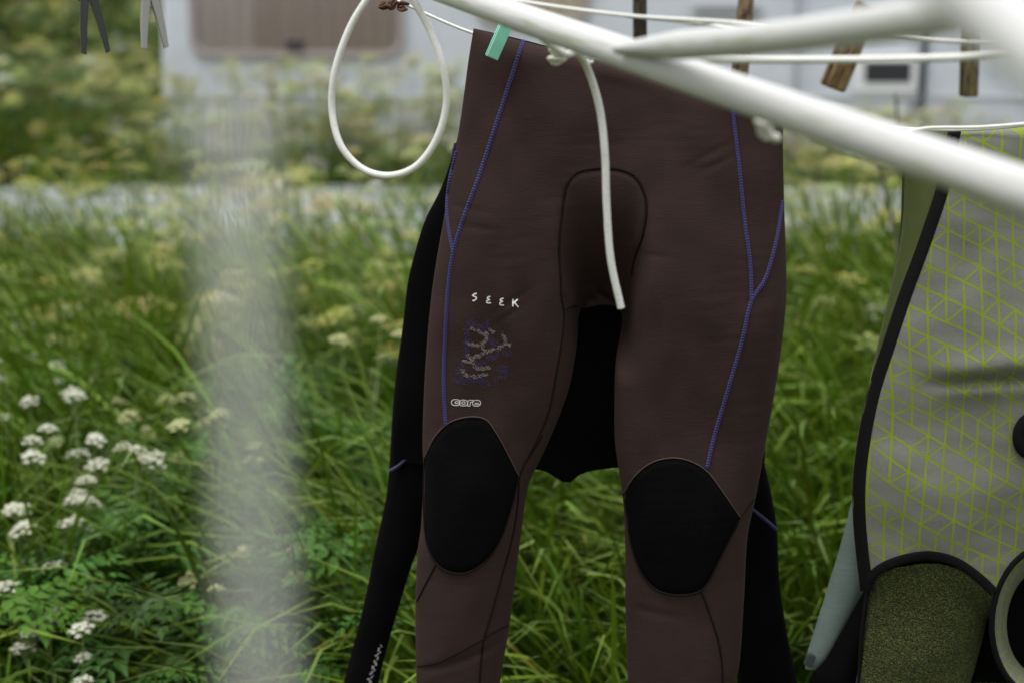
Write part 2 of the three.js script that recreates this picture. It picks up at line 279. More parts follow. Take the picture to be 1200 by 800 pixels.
{ // tall grass from just behind the washing to the track
  const B = newB();
  for (let i = 0; i < 1150; i++) {
    const z = -2.8 - 4.5 * Math.pow(rnd(), 0.85), hw = halfW(-z), x = rr(-1, 1) * (hw + 0.5), leafy = sstep(-0.2, -0.45, x / hw) * sstep(-4.2, -3.2, z);
    if (rnd() < leafy * 0.4) continue;
    const patch = nz(x * 1.3, z * 1.3), far = sstep(-3.2, -6.5, z);
    clump(B, x, -0.01, z, 22, (0.84 + 0.22 * patch + 0.1 * far + rr(-0.1, 0.1)) * (z > -3.2 ? 0.85 : 1), 0.08, 2.2 + 2.6 * nz(x * 0.8, z * 0.8, 6) + rr(-0.7, 0.7), 1.3, 0.01, 0.021, tint(rr(0.7, 1.25) * (1 + 0.35 * patch), rr(-0.08, 0.22) + 0.14 * nz(x * 0.7, z * 0.7, 4)), 0.02, 6);
  }
  stuff('grass', 'tall green grass growing behind the hanging wetsuits', 'grass', geoOf(B.pos, null, B.idx, B.col), M.grass);
  const L = newB();
  for (let i = 0; i < 1500; i++) clump(L, rr(-5, 5), -0.01, rr(-2.9, 3), 9, rr(0.1, 0.2), 0.07, rr(0, 6.28), 3, 0.004, 0.008, tint(rr(0.7, 1.2), rr(-0.05, 0.2)), 0.05, 4);
  for (let i = 0; i < 420; i++) { const z = rr(-7.4, -2.5), x = (rnd() < 0.5 ? -1 : 1) * (halfW(-z) + 0.5 + rr(0, 2.5)); clump(L, x, -0.01, z, 20, rr(0.5, 0.8), 0.08, rr(0, 6.28), 3, 0.006, 0.011, tint(rr(0.7, 1.2), rr(-0.05, 0.2)), 0.05, 5); }
  stuff('short_grass', 'shorter grass of the plot around the clothes dryer', 'grass', geoOf(L.pos, null, L.idx, L.col), M.farGrass);
  // verge beyond the track and the meadow on the bank
  const F = newB();
  for (let i = 0; i < 5200; i++) { const z = -13.8 - 30 * Math.pow(rnd(), 1.7), x = rr(-1, 0.62) * (halfW(-z) * 1.3 + 3); if (x > -3.6 && z < -14.75) { if (rnd() < 0.75 || z > -17.6) continue; } else if (x > -3.4 && rnd() < 0.86) continue; const k = nz(x * 0.5, z * 0.4, 8); clump(F, x, bankHeight(x, z) - 0.02, z, 14, rr(0.5, 0.85) * (x > -3.4 ? 0.8 : 1.1) * (1 + 0.2 * k), 0.14, rr(0, 6.28), 3, 0.011, 0.02, tint(rr(0.65, 1.15) * (1 + 0.75 * k), rr(-0.1, 0.2) + 0.2 * k), 0.06, 4); }
  stuff('meadow_grass', 'grass of the meadow beyond the gravel track', 'grass', geoOf(F.pos, null, F.idx, F.col), M.farGrass);
  const W = newB();
  for (let i = 0; i < 330; i++) { const x = rr(-5, 5), z = rr(-13.6, -7.2), e = Math.abs((z + 10.8) / 3.1); if (rnd() > e * e + 0.08) continue; clump(W, x, 0.01, z, 16, rr(0.18, 0.42), 0.12, rr(0, 6.28), 3, 0.006, 0.012, tint(rr(0.8, 1.2), 0.12), 0.1, 4); }
  stuff('track_weeds', 'low weeds and grass tufts in the gravel track', 'weeds', geoOf(W.pos, null, W.idx, W.col), M.farGrass);
}
{ // leafy undergrowth: divided leaves low in the grass, thick at the left
  const protos = [fernLeaf(0.24, 6, 0.1), fernLeaf(0.2, 5, 0.09), fernLeaf(0.28, 7, 0.12), fernLeaf(0.22, 5, 0.12)];
  const gather = (list) => { const B = newB(), m = new THREE.Matrix4(), q = new THREE.Quaternion(), p = V(0, 0, 0); for (const l of list) { const g = protos[Math.floor(rnd() * 4)], a = g.attributes.position, c = g.attributes.color, base = B.pos.length / 3; m.compose(l.p, q.setFromEuler(new THREE.Euler(l.tx, l.turn, l.tz, 'YXZ')), V(l.s, l.s, l.s)); for (let i = 0; i < a.count; i++) { p.fromBufferAttribute(a, i).applyMatrix4(m); B.pos.push(p.x, p.y, p.z); B.col.push(c.getX(i) * l.c[0], c.getY(i) * l.c[1], c.getZ(i) * l.c[2]); } for (const k of g.index.array) B.idx.push(base + k); } return geoOf(B.pos, null, B.idx, B.col); };
  const near = []; for (let i = 0; i < 850; i++) {
    const left = rnd() < 0.7, z = left ? -2.8 - 1.7 * rnd() : -2.9 - 3.2 * rnd(), hw = halfW(-z), x = left ? lerp(-1.3, -0.3, rnd()) * hw : rr(-1.2, 1.2) * hw;
    near.push({ p: V(x, left ? 0.05 + 0.5 * rnd() : rr(0.02, 0.22), z), s: rr(0.6, 1.3), turn: rr(0, 6.28), tz: rr(-0.3, 0.7), tx: rr(-0.5, 0.5), c: tint(rr(0.55, 1.5), rr(-0.1, 0.16)) });
  }
  stuff('undergrowth', 'dark ferny leaves growing low among the grass', 'undergrowth', gather(near), M.herb);
  const bank = []; for (let i = 0; i < 900; i++) { const z = -14 - 22 * Math.pow(rnd(), 1.5), x = -3.5 - rnd() * (halfW(-z) * 1.2 - 1); bank.push({ p: V(x, bankHeight(x, z) + rr(0.2, 0.9), z), s: rr(1.4, 2.6), turn: rr(0, 6.28), tz: rr(-0.2, 0.5), tx: 0, c: tint(rr(0.5, 1.2), rr(-0.1, 0.1)) }); }
  stuff('meadow_leaves', 'leafy weeds of the meadow beyond the track', 'weeds', gather(bank), M.herb);
}
// flower heads too many and too blurred to count, on thin stems
function flowerField(name, label, count, place, mats, size) {
  const u = [umbelGeo(0.04, 11, 8, 0.0036), umbelGeo(0.046, 13, 8, 0.004), umbelGeo(0.034, 9, 9, 0.0036)], heads = [], stems = [];
  for (let i = 0; i < count; i++) { const q = place(); if (!q) continue; const s = size * rr(0.75, 1.35), n = 1 + Math.floor(rnd() * 4), base = V(q.x, q.y0 ?? 0, q.z);
    for (let k = 0; k < n; k++) { const top = V(q.x + rr(-0.12, 0.12), base.y + q.h * rr(0.82, 1.08), q.z + rr(-0.12, 0.12)), mid = base.clone().lerp(top, 0.55); mid.x = lerp(mid.x, q.x, 0.6); heads.push({ p: top, s: s * rr(0.8, 1.15), turn: rr(0, 6), tx: rr(-0.35, 0.35), tz: rr(-0.35, 0.35), c: q.c() });
      const d = top.clone().sub(base), L = d.length(); stems.push([base, d.normalize(), L, s]); } }
  const g = scatter(name, label, 'wildflowers', u.map((x) => x.florets), mats, heads);
  const sg = new THREE.CylinderGeometry(0.0016, 0.0034, 1, 5, 1, true).translate(0, 0.5, 0), im = shadows(new THREE.InstancedMesh(sg, M.stem, stems.length)), m4 = new THREE.Matrix4();
  stems.forEach(([b, d, L], i) => { m4.compose(b, new THREE.Quaternion().setFromUnitVectors(V(0, 1, 0), d), V(1, L, 1)); im.setMatrixAt(i, m4); }); im.name = name + '_stems'; im.userData.kind = 'stuff'; g.add(im);
  u.forEach((x, k) => { const list = heads.filter((_, i) => i % 3 === k), r = shadows(new THREE.InstancedMesh(x.stems, M.stem, list.length)), e = new THREE.Euler(); list.forEach((q, i) => { e.set(q.tx, q.turn, q.tz); m4.compose(q.p, new THREE.Quaternion().setFromEuler(e), V(q.s, q.s, q.s)); r.setMatrixAt(i, m4); }); r.name = name + '_rays'; r.userData.kind = 'stuff'; g.add(r); });
}
M.flower = phys({ color: lin(1, 1, 1), roughness: 0.85, side: THREE.DoubleSide });
const cream = () => lin(rr(0.34, 0.5), rr(0.35, 0.46), rr(0.08, 0.19)), whiteF = () => lin(rr(0.62, 0.8), rr(0.64, 0.8), rr(0.5, 0.7));
flowerField('flowers_by_grass', 'cream flower heads of tall wild parsley in front of the track', 460, () => { const z = rnd() < 0.8 ? rr(-7.3, -5.7) : rr(-5.7, -4.6), x = rr(-1.05, 1.05) * halfW(-z); if (x > 0.35 * halfW(-z) && rnd() < 0.3) return null; return { x, z, h: z > -5.7 ? rr(0.5, 0.7) : lerp(0.5, 1.0, rnd()), c: () => rnd() < 0.05 ? whiteF() : cream() }; }, M.flower, 1.05);
flowerField('verge_flowers', 'yellowish flower heads of the verge between track and caravan', 860, () => { const z = rr(-14.7, -13.75), x = rr(-5.5, 4.2); return { x, z, h: lerp(0.08, 0.95, Math.pow(rnd(), 1.15)) * lerp(1, 0.6, sstep(0.8, 2.2, x)), c: () => rnd() < 0.1 ? whiteF() : cream() }; }, M.flower, 1.7);
flowerField('meadow_flowers', 'cream flower heads in the green meadow beside the caravan', 480, () => { const z = -14.6 - 9 * Math.pow(rnd(), 1.6), x = -3.5 - rnd() * (halfW(-z) - 2); return { x, z, y0: bankHeight(x, z), h: rr(0.2, 1.0), c: () => rnd() < 0.08 ? whiteF() : cream() }; }, M.flower, 1.9);

// near plants of white-flowered cow parsley: stem, leaves and each flower head a part
function cowParsley(name, label, H, heads, white, group, pos) {
  const root = thing(name, label, 'plant', pos, group), lean = V(rr(-0.06, 0.06), 0, rr(-0.06, 0.06)), top = V(lean.x, H, lean.z);
  const stemAt = (t) => V(lean.x * t * t, H * t, lean.z * t * t), st = [taperTube([0, 0.3, 0.6, 0.9].map(stemAt), 0.0045, 0.0024, 16, 6)], hs = [];
  for (let i = 0; i < heads; i++) { const t = lerp(0.5, 0.9, i / Math.max(1, heads - 1)), b = stemAt(t), a = i * 2.4 + rr(-0.4, 0.4), r = rr(0.05, 0.13), tip = V(b.x + Math.cos(a) * r, H * rr(0.86, 1.04), b.z + Math.sin(a) * r); st.push(taperTube([b, b.clone().lerp(tip, 0.5).add(V(Math.cos(a) * 0.02, -0.01, Math.sin(a) * 0.02)), tip], 0.0022, 0.0014, 8, 5)); hs.push(tip); }
  part('stem', merge(st), M.stem, root);
  for (const tip of hs) { const u = umbelGeo(rr(0.016, 0.026), 13, 11, 0.0034, 0.65), m = part('flower_head', u.florets, white ? M.flowerWhite : M.flowerCream, root); m.position.copy(tip); m.rotation.set(rr(-0.3, 0.3), rr(0, 6), rr(-0.3, 0.3)); part('ray', u.stems, M.stem, m); }
  for (let i = 0; i < 4; i++) { const l = part('leaf', fernLeaf(rr(0.18, 0.26), 7, 0.08), M.herb, root); l.position.copy(stemAt(0.2 + 0.15 * i)); l.rotation.y = i * 2.2 + rr(-0.5, 0.5); l.rotation.z = 0.25; }
  return root;
}
{
  const put = (px, py, depth) => { const p = at(px, py, depth); return [V(p.x, 0, p.z), p.y]; };
  const list = [
    [88, 500, 3.5, 8, true, 'tallest white cow parsley, with round heads near the left edge'],
    [40, 478, 3.7, 5, true, 'white cow parsley standing just behind the tallest one at left'],
    [122, 540, 3.4, 6, true, 'white cow parsley with small heads right of the tallest one'],
    [66, 600, 3.3, 7, true, 'white cow parsley with wide flat heads below the tallest one'],
    [12, 615, 3.35, 6, true, 'white cow parsley cut by the left edge of the picture'],
    [50, 690, 3.1, 6, true, 'low white cow parsley near the left edge among ferny leaves'],
    [52, 755, 2.95, 6, true, 'lowest white cow parsley, in the bottom left corner'],
    [25, 420, 4.2, 6, true, 'small white cow parsley farther back at the left edge'],
    [250, 505, 3.6, 5, false, 'cream cow parsley seen through the blurred rod, halfway up'],
    [290, 655, 3.2, 5, false, 'cream cow parsley seen through the blurred rod, low down'],
    [155, 660, 3.4, 2, false, 'cream cow parsley with few heads between the rod and the left edge'],
    [440, 395, 4.0, 4, false, 'cream cow parsley left of the black sleeve in the grass'],
    [110, 480, 3.9, 4, false, 'cream cow parsley in the grass behind the white ones at left'],
    [190, 470, 4.0, 4, false, 'cream cow parsley in the grass just left of the blurred rod'],
  ];
  for (const [px, py, d, n, w, label] of list) { const [p, h] = put(px, py, d); cowParsley('cow_parsley', label, h, n, w, 'cow parsley plants in the near grass', p); }
  // two dead stalks
  for (const [a, b, d, label] of [[[1062, 300], [1050, 110], 5.2, 'dead brown stalk rising in front of the caravan door'], [[1060, 330], [1030, 190], 4.6, 'dead brown stalk slanting beside the lime wetsuit']]) {
    const p = at(a[0], a[1], d), q = at(b[0], b[1], d), base = V(p.x + (p.x - q.x) * 0.6, 0, p.z), t = thing('dead_stalk', label, 'stalk', base);
    localPart('stem', taperTube([base, p, q], 0.006, 0.004, 16, 6), std({ color: lin(0.06, 0.05, 0.035), roughness: 0.9 }), t);
    const tips = []; for (let i = 0; i < 7; i++) { const s = p.clone().lerp(q, 0.3 + 0.1 * i); tips.push(taperTube([s, s.clone().add(V(rr(-0.02, 0.02), 0.02, rr(-0.02, 0.02))), s.clone().add(V(rr(-0.03, 0.03), 0.045, rr(-0.03, 0.03)))], 0.002, 0.0008, 5, 4)); }
    localPart('twig', merge(tips), std({ color: lin(0.07, 0.055, 0.04), roughness: 0.9 }), t);
  }
}

// ---------------------------------------------------------------- the rotary dryer: arms, strut, lines, loose cords
const dryer = thing('clothes_dryer', 'white rotary clothes dryer with slanting arms and loose white lines', 'clothes dryer', V(1.1, 0, 0.15));
{
  const D = (name, geo, mat, label, parent) => localPart(name, geo, mat, dryer, label, parent);
  const A0 = at(470, -28, 2.0), A1 = at(1235, 236, 1.08);
  const dir = A1.clone().sub(A0), hub = A0.clone().addScaledVector(dir, 1.12);
  const arm = D('arm', taperTube([A0, A0.clone().lerp(hub, 0.5), hub], 0.0141, 0.0165, 48, 22), M.white);
  const cap = new THREE.SphereGeometry(0.0165, 16, 12); cap.translate(A0.x, A0.y, A0.z); D('end_cap', cap, M.white, undefined, arm);
  // strut, flattened and bolted to the arm
  const S0 = at(732, 57, 1.52), S1 = at(905, 44, 1.24), S2 = at(1110, 16, 0.98), S3 = at(1290, -14, 0.8);
  const st = taperTube([S0, S1, S2, S3], 0.0125, 0.0125, 60, 20), sp = st.attributes.position;
  for (let i = 0; i < sp.count; i++) { const p = V(0, 0, 0).fromBufferAttribute(sp, i), t = clamp(p.distanceTo(S0) / 0.12, 0, 1); if (t < 1) { const c = S0.clone().lerp(S1, clamp(p.clone().sub(S0).dot(S1.clone().sub(S0)) / S1.distanceToSquared(S0), 0, 1)); const off = p.sub(c); off.y *= lerp(0.45, 1, t); sp.setXYZ(i, c.x + off.x, c.y + off.y, c.z + off.z); } }
  st.computeVertexNormals(); const strut = D('strut', st, M.white);
  const bolt = new THREE.CylinderGeometry(0.006, 0.006, 0.012, 6); bolt.rotateX(Math.PI / 2); const bp = at(738, 56, 1.51); bolt.translate(bp.x, bp.y, bp.z); D('bolt', bolt, std({ color: lin(0.3, 0.29, 0.27), roughness: 0.5, metalness: 0.6 }), undefined, strut);
  // the arm that crosses the corner close to the camera
  D('arm', taperTube([at(1010, -125, 0.62), at(1165, 8, 0.54), at(1330, 150, 0.47)], 0.0135, 0.0135, 40, 20), M.white);
  // mast, outside the picture to the right, which the arms meet
  D('mast', new THREE.CylinderGeometry(0.022, 0.022, 1.75, 20).translate(hub.x, 0.875, hub.z), M.white);
  D('hub', new THREE.CylinderGeometry(0.045, 0.05, 0.16, 20).translate(hub.x, hub.y, hub.z), std({ color: lin(0.3, 0.32, 0.33), roughness: 0.5 }));
  const rope = (pts, r, seg = 80, mat = M.line, name = 'line') => D(name, tube(pts.map((p) => at(...p)), r, seg, 10), mat);
  rope([[395, -30, 2.2], [475, 5, 2.18], [555, 39, 2.165], [700, 78, 2.165], [918, 127, 2.165], [1068, 151, 2.17], [1200, 147, 2.16], [1330, 120, 2.1]], 0.0021);
  rope([[560, -8, 1.9], [640, 6, 1.8], [745, 19, 1.74], [872, 27, 1.7], [1010, 41, 1.68], [1137, 50, 1.66], [1330, 62, 1.62]], 0.0021);
  rope([[735, 19, 1.75], [800, 25, 1.73], [872, 34, 1.69], [960, 44, 1.66], [1050, 44, 1.64]], 0.0019);
  rope([[700, 60, 1.66], [770, 68, 1.64], [930, 70, 1.6], [1060, 69, 1.56], [1190, 64, 1.5], [1330, 52, 1.42]], 0.0037);
  rope([[1040, 160, 1.95], [1080, 151, 1.95], [1150, 149, 1.95], [1230, 143, 1.93]], 0.0022);
  rope([[-60, -55, 2.3], [100, -22, 2.25], [180, -18, 2.22], [400, -30, 2.2]], 0.0021);
  // loop of slack cord
  const loop = rope([[437, -12, 1.97], [411, 30, 1.98], [392, 85, 1.99], [389, 130, 2.0], [400, 172, 2.0], [425, 198, 2.0], [456, 206, 1.99], [486, 196, 1.98], [510, 166, 1.97], [523, 122, 1.96], [519, 78, 1.95], [502, 32, 1.95], [478, -10, 1.94]], 0.0044, 140, M.line, 'cord_loop');
  // loose ends and knots
  rope([[586, -4, 1.76], [610, 18, 1.73], [638, 46, 1.71], [660, 63, 1.73], [676, 62, 1.76], [690, 84, 1.8], [703, 128, 1.82], [709, 180, 1.83], [711, 240, 1.84], [716, 305, 1.85], [728, 361, 1.86]], 0.0041, 140, M.line, 'cord_end');
  const knots = [];
  for (const [px, py, d, r, n] of [[655, 66, 1.78, 0.0085, 9], [896, 149, 1.42, 0.0075, 9], [911, 163, 1.43, 0.004, 5], [690, 74, 1.8, 0.004, 3]]) for (let i = 0; i < n; i++) { const c = at(px, py, d), t = new THREE.TorusGeometry(r * rr(0.4, 0.75), r * 0.36, 6, 12); t.rotateX(rr(0, 3)); t.rotateY(rr(0, 3)); t.translate(c.x + rr(-0.5, 0.5) * r, c.y + rr(-0.8, 0.6) * r, c.z + rr(-0.5, 0.5) * r); knots.push(t); }
  D('knot', merge(knots), M.knot);
  const rust = []; for (let i = 0; i < 12; i++) { const c = at(rr(447, 474), rr(0, 11), 2.17), t = new THREE.TorusGeometry(rr(0.003, 0.0055), 0.0018, 6, 12); t.rotateX(rr(0, 3)); t.rotateY(rr(0, 3)); t.translate(c.x, c.y, c.z); rust.push(t); }
  D('rusty_hook', merge(rust), M.rust, 'rusty wire hook on the line beside the loop');
}
// the thin rod that stands out of focus right in front of the lens
{
  const p = at(272, 138, 0.28), q = at(306, 800, 0.287), d = q.clone().sub(p), base = p.clone().addScaledVector(d, p.y / (p.y - q.y)), t = thing('thin_rod', 'thin pale upright rod close to the camera, blurred into a see-through band', 'rod', base);
  localPart('shaft', taperTube([base, base.clone().lerp(p, 0.5), p], 0.0031, 0.0031, 20, 12), M.white, t);
  localPart('tip', new THREE.SphereGeometry(0.00312, 12, 8).translate(p.x, p.y, p.z), M.white, t);
}

// ---------------------------------------------------------------- pegs
const woodTex = dataTex(256, 256, (u, v) => { const a = nz(u * 2, v * 34) * 90 + nz(u * 6, v * 90, 2) * 60, m = sstep(0.05, 0.5, nz(u * 6, v * 14, 5)) * 90; return [200 + a - m, 192 + a - m, 176 + a - m]; }, true, 14, 22);
function makePeg(name, label, color, W = 0.013, wood = true, spread = 0.075) {
  const root = thing(name, label, 'clothes peg', V(0, 0, 0), 'clothes pegs on the dryer lines');
  const mat = std({ color, roughness: wood ? 0.85 : 0.45, map: wood ? woodTex : null, bumpMap: wood ? woodTex : null, bumpScale: 0.0012 });
  const s = new THREE.Shape(); s.moveTo(0.0005, 0.028); s.lineTo(0.0065, 0.026); s.lineTo(0.0085, 0.004); s.lineTo(0.0082, -0.02); s.lineTo(0.0062, -0.046); s.lineTo(0.0022, -0.047); s.lineTo(0.0018, -0.012); s.lineTo(0.0008, 0.004); s.lineTo(0.0008, 0.012); s.lineTo(0.0026, 0.016); s.lineTo(0.0008, 0.02); s.closePath();
  for (const k of [1, -1]) {
    const g = new THREE.ExtrudeGeometry(s, { depth: W - 0.001, bevelEnabled: true, bevelThickness: 0.0005, bevelSize: 0.0004, bevelSegments: 2 }); g.translate(0, 0, -(W - 0.001) / 2);
    g.rotateZ(spread); g.translate(0.0008, 0, 0); if (k < 0) g.rotateY(Math.PI);
    part('leg', g, mat, root);
  }
  const sp = []; for (let i = 0; i < 4; i++) sp.push(new THREE.TorusGeometry(0.0036, 0.0008, 6, 16).translate(0, 0.002, (i - 1.5) * 0.0022)); for (const k of [1, -1]) sp.push(tube([V(0.0036 * k, 0.002, 0.004 * k), V(0.0105 * k, 0.008, 0.004 * k), V(0.0098 * k, 0.012, -0.001 * k)], 0.0008, 8, 5));
  part('spring', merge(sp), wood ? M.rust : std({ color: lin(0.25, 0.24, 0.23), roughness: 0.4, metalness: 0.8 }), root);
  return root;
}
function setPeg(o, px, py, d, tilt, turn) { o.position.copy(at(px, py, d)); o.rotation.set(0, turn, tilt, 'ZYX'); o.rotation.order = 'ZYX'; return o; }
const Q = Math.PI / 2;
setPeg(makePeg('clothes_peg', 'brown weathered wooden peg, tilted, on the line above the door window', lin(0.33, 0.23, 0.11), 0.0165), 1001, 42, 1.68, -0.36, Q + 0.15).scale.setScalar(1.2);
setPeg(makePeg('clothes_peg', 'weathered wooden peg standing straight, partly behind the slim strut', lin(0.27, 0.21, 0.13), 0.011), 872, 30, 1.72, -0.06, Q).scale.setScalar(1.3);
setPeg(makePeg('clothes_peg', 'nearly black weathered peg at the tip of the slim strut', lin(0.07, 0.055, 0.04), 0.0145), 750, 4, 1.75, 0.02, Q - 0.1);
setPeg(makePeg('clothes_peg', 'olive brown peg hanging below the large blurred arm at right', lin(0.2, 0.17, 0.08), 0.0115), 1137, 50, 1.67, 0.03, Q).scale.setScalar(1.15);
setPeg(makePeg('clothes_peg', 'dark grey plastic peg with spread legs, in the top left corner', lin(0.035, 0.037, 0.036), 0.012, false, 0.15), 105, 8, 2.0, 0.08, 0.3).scale.setScalar(1.2);
setPeg(makePeg('clothes_peg', 'pale grey plastic peg with spread legs beside the dark grey one', lin(0.33, 0.32, 0.3), 0.011, false, 0.15), 176, 6, 2.0, 0.06, 0.4).scale.setScalar(1.12);
setPeg(makePeg('clothes_peg', 'mint green plastic peg clipped on the fold of the brown wetsuit', lin(0.23, 0.6, 0.45), 0.0185, false, 0.03), 590, 35, 2.12, -0.42, Q + 0.2).scale.setScalar(0.82);

// ---------------------------------------------------------------- the brown wetsuit, folded over the line
const ZS = -2.2;
{
  const TL = [555, 33], TC = [703, 71], TR = [918, 124], BOT = 940;
  const eL = edge([[555, 33], [549, 70], [541, 130], [533, 180], [521, 250], [507, 335], [499, 420], [495, 520], [496, 545], [493, 620], [490, 640], [487, 700], [488, 800], [492, 880], [497, 940]]);
  const eLi = edge([[703, 71], [703, 200], [703, 320], [703, 342], [698, 345.5], [691, 350], [683.5, 357], [679, 367], [676.5, 400], [668, 450], [651, 498], [633, 538], [620, 566], [610, 630], [597, 732], [586, 800], [576, 880], [568, 940]]);
  const eRi = edge([[703, 71], [703, 200], [703, 320], [703, 342], [708, 345.5], [716, 350], [724, 357], [729, 373], [722, 420], [720, 480], [721, 520], [725, 548], [730, 582], [733, 650], [733, 700], [736, 800], [742, 880], [748, 940]]);
  const eR = edge([[918, 124], [918, 180], [919.5, 250], [921, 290], [921.5, 350], [914, 420], [906, 470], [897, 520], [886, 580], [876.5, 625], [872, 700], [866, 780], [861, 800], [852, 880], [846, 940]]);
  const topY = (px) => px < TC[0] ? lerp(TL[1], TC[1], (px - TL[0]) / (TC[0] - TL[0])) + 3 * Math.sin(Math.PI * clamp((px - 555) / 148, 0, 1)) * -0.6 : lerp(TC[1], TR[1], (px - TC[0]) / (TR[0] - TC[0]));
  const outline = [eL.samples, eR.samples, eLi.samples.filter((p) => p.y > 341), eRi.samples.filter((p) => p.y > 341)];
  const G = (px, py, cx, cy, sx, sy) => Math.exp(-(((px - cx) / sx) ** 2) - ((py - cy) / sy) ** 2);
  // under the crotch the cloth runs backwards, between the thighs
  const tuck = (px, py) => 0.09 * Math.exp(-(((px - 706) / lerp(44, 35, sstep(290, 360, py))) ** 6)) * Math.pow(sstep(190, 362, py), 1.3) * sstep(450, 366, py);
  function height(px, py) {
    const d = Math.min(...outline.map((s) => segDist(px, py, s))) / 882, dt = Math.max(0, py - topY(px)) / 882, t = clamp(d / 0.066, 0, 1);
    let h = 0.042 * Math.sqrt(1 - (1 - t) * (1 - t)) * (0.42 + 0.58 * sstep(0, 0.36, dt)) * Math.sqrt(clamp(1 - (1 - clamp(dt / 0.02, 0, 1)) ** 2, 0, 1));
    const soft = sstep(0, 0.02, d) * sstep(0, 0.03, dt);
    h += soft * (0.009 * nz(px * 0.009, py * 0.006) + 0.003 * nz(px * 0.03, py * 0.016, 2) + 0.0006 * nz(px * 0.02 + py * 0.02, py * 0.11, 5) * sstep(0.1, 0.4, nz(px * 0.01, py * 0.012, 9) + 0.15));
    h += soft * (0.01 * G(px, py, 552, 580, 60, 70) + 0.01 * G(px, py, 800, 615, 60, 70));                 // knees keep their shape
    h -= soft * 0.012 * G(px, py, 706, 330, 42, 80);                                                    // hollow of the crotch
    h += soft * (0.012 * G(px, py, 612, 250, 60, 120) + 0.014 * G(px, py, 815, 260, 70, 130));              // thighs
    const fx = 587 + (py - 368) * 0.13; h -= soft * 0.0035 * Math.exp(-(((px - fx) / 7) ** 2)) * sstep(360, 400, py) * sstep(530, 480, py);       // creases
    const hy = 780 - (px - 488) * 0.36; h -= soft * 0.003 * Math.exp(-(((py - hy) / 5) ** 2)) * (px < 640 ? 1 : 0);
    const h2 = 705 + (px - 740) * 0.12; h -= soft * 0.002 * Math.exp(-(((py - h2) / 5) ** 2)) * sstep(735, 750, px) * sstep(810, 770, px);
    for (const [cx, cy, k, l] of [[548, 240, 0.18, 26], [560, 262, 0.15, 22], [828, 178, -0.5, 22], [836, 190, -0.5, 20], [760, 293, 0.1, 18], [600, 345, -0.7, 20], [595, 362, -0.7, 16]]) { const yy = cy + (px - cx) * k; h -= soft * 0.0016 * Math.exp(-(((py - yy) / 3.2) ** 2)) * Math.exp(-(((px - cx) / l) ** 2)); }
    return Math.max(h, 0) - tuck(px, py);
  }
  const suitAt = (a, b, back = false) => { const t = tuck(a, b), h = height(a, b) + t, p = onZ(a, b, ZS - t); p.z += back ? -0.22 * h : h; return p; };      // a, b: where on the laid-out cloth
  const onSuit = (px, py, off = 0) => { let a = px, b = py, p; for (let k = 0; k < 6; k++) { p = suitAt(a, b); const q = toPx(p); a += px - q[0]; b += py - q[1]; } p.z += off; return p; };
  const half = (a, b, ta, tb, side) => lattice(260, 56, (u, v) => {
    const w = Math.pow(v, 1.12), ya = ta + w * (BOT - ta), yb = tb + w * (BOT - tb), k = spread(u), px = lerp(a(ya), b(yb), k), py = lerp(ya, yb, k); return suitAt(px, py, side < 0);
    const t = tuck(px, py), hh = height(px, py) + t; q.z = side > 0 ? ZS + hh - t : ZS - 0.22 * hh - t; return q;
  });
  const origin = onZ(730, 78, ZS), root = thing('wetsuit', 'dark brown wetsuit with purple seams folded over the line, black knee pads in front', 'wetsuit', origin);
  const P = (name, geo, mat, label, parent) => localPart(name, geo, mat, root, label, parent);
  P('trousers', weld([half(eL, eLi, TL[1], TC[1], 1), half(eRi, eR, TC[1], TR[1], 1), flip(half(eL, eLi, TL[1], TC[1], -1)), flip(half(eRi, eR, TC[1], TR[1], -1))]), M.brown, 'brown trouser half hanging in front of the line');
  // patches that follow the cloth
  function patch(pts, off, rings = 16) {
    const c = curve(pts.map(([x, y]) => V(x, y, 0)), true), n = 110, out = c.getSpacedPoints(n).slice(0, n), ctr = out.reduce((s, p) => s.add(p), V(0, 0, 0)).multiplyScalar(1 / n), pos = [], uv = [], idx = [];
    for (let r = 0; r <= rings; r++) for (let i = 0; i < n; i++) { const t = r / rings, q = ctr.clone().lerp(out[i], t), e = off * Math.sqrt(Math.max(0, 1 - Math.pow(Math.max(0, (t - 0.93) / 0.07), 2))) - (r === rings ? 0.0008 : 0), p = onSuit(q.x, q.y, e); pos.push(p.x, p.y, p.z); uv.push(p.x, p.y); }
    for (let r = 0; r < rings; r++) for (let i = 0; i < n; i++) { const a = r * n + i, b = r * n + (i + 1) % n; idx.push(a, a + n, b, b, a + n, b + n); }
    const g = new THREE.BufferGeometry(); g.setAttribute('position', new THREE.Float32BufferAttribute(pos, 3)); g.setAttribute('uv', new THREE.Float32BufferAttribute(uv, 2)); g.setIndex(idx); g.computeVertexNormals();
    const nn = g.attributes.normal; if (nn.getZ(n * 4) < 0) flip(g); return g;
  }
  const kneeL = [[497.5, 535], [509, 512], [526, 495], [550, 488], [569, 491], [581, 506], [595, 531], [608, 557], [600, 592], [585, 635], [565, 661], [540, 672], [515, 664], [501, 640], [496.5, 600], [496.5, 560]];
  const kneeR = [[730.5, 578], [745, 556], [765, 541], [790, 536], [812, 541], [830, 553], [850, 580], [868, 606], [846, 650], [822, 691], [796, 697], [770, 691], [751, 670], [740, 640], [734.5, 606]];
  const pads = [kneeL, kneeR].map((k) => P('knee_pad', patch(k, 0.0026), M.pad));
  const gus = [[657, 320], [656, 275], [660, 240], [664, 217], [675, 203], [692, 198.5], [724, 198.5], [744, 207], [755, 226], [757.5, 247], [752, 278], [744, 300], [738, 332], [730, 358], [706, 357], [680, 361], [667, 354]];
  const gusset = P('crotch_panel', patch(gus, 0.0022), M.brown, 'crotch panel outlined by a dark seam');
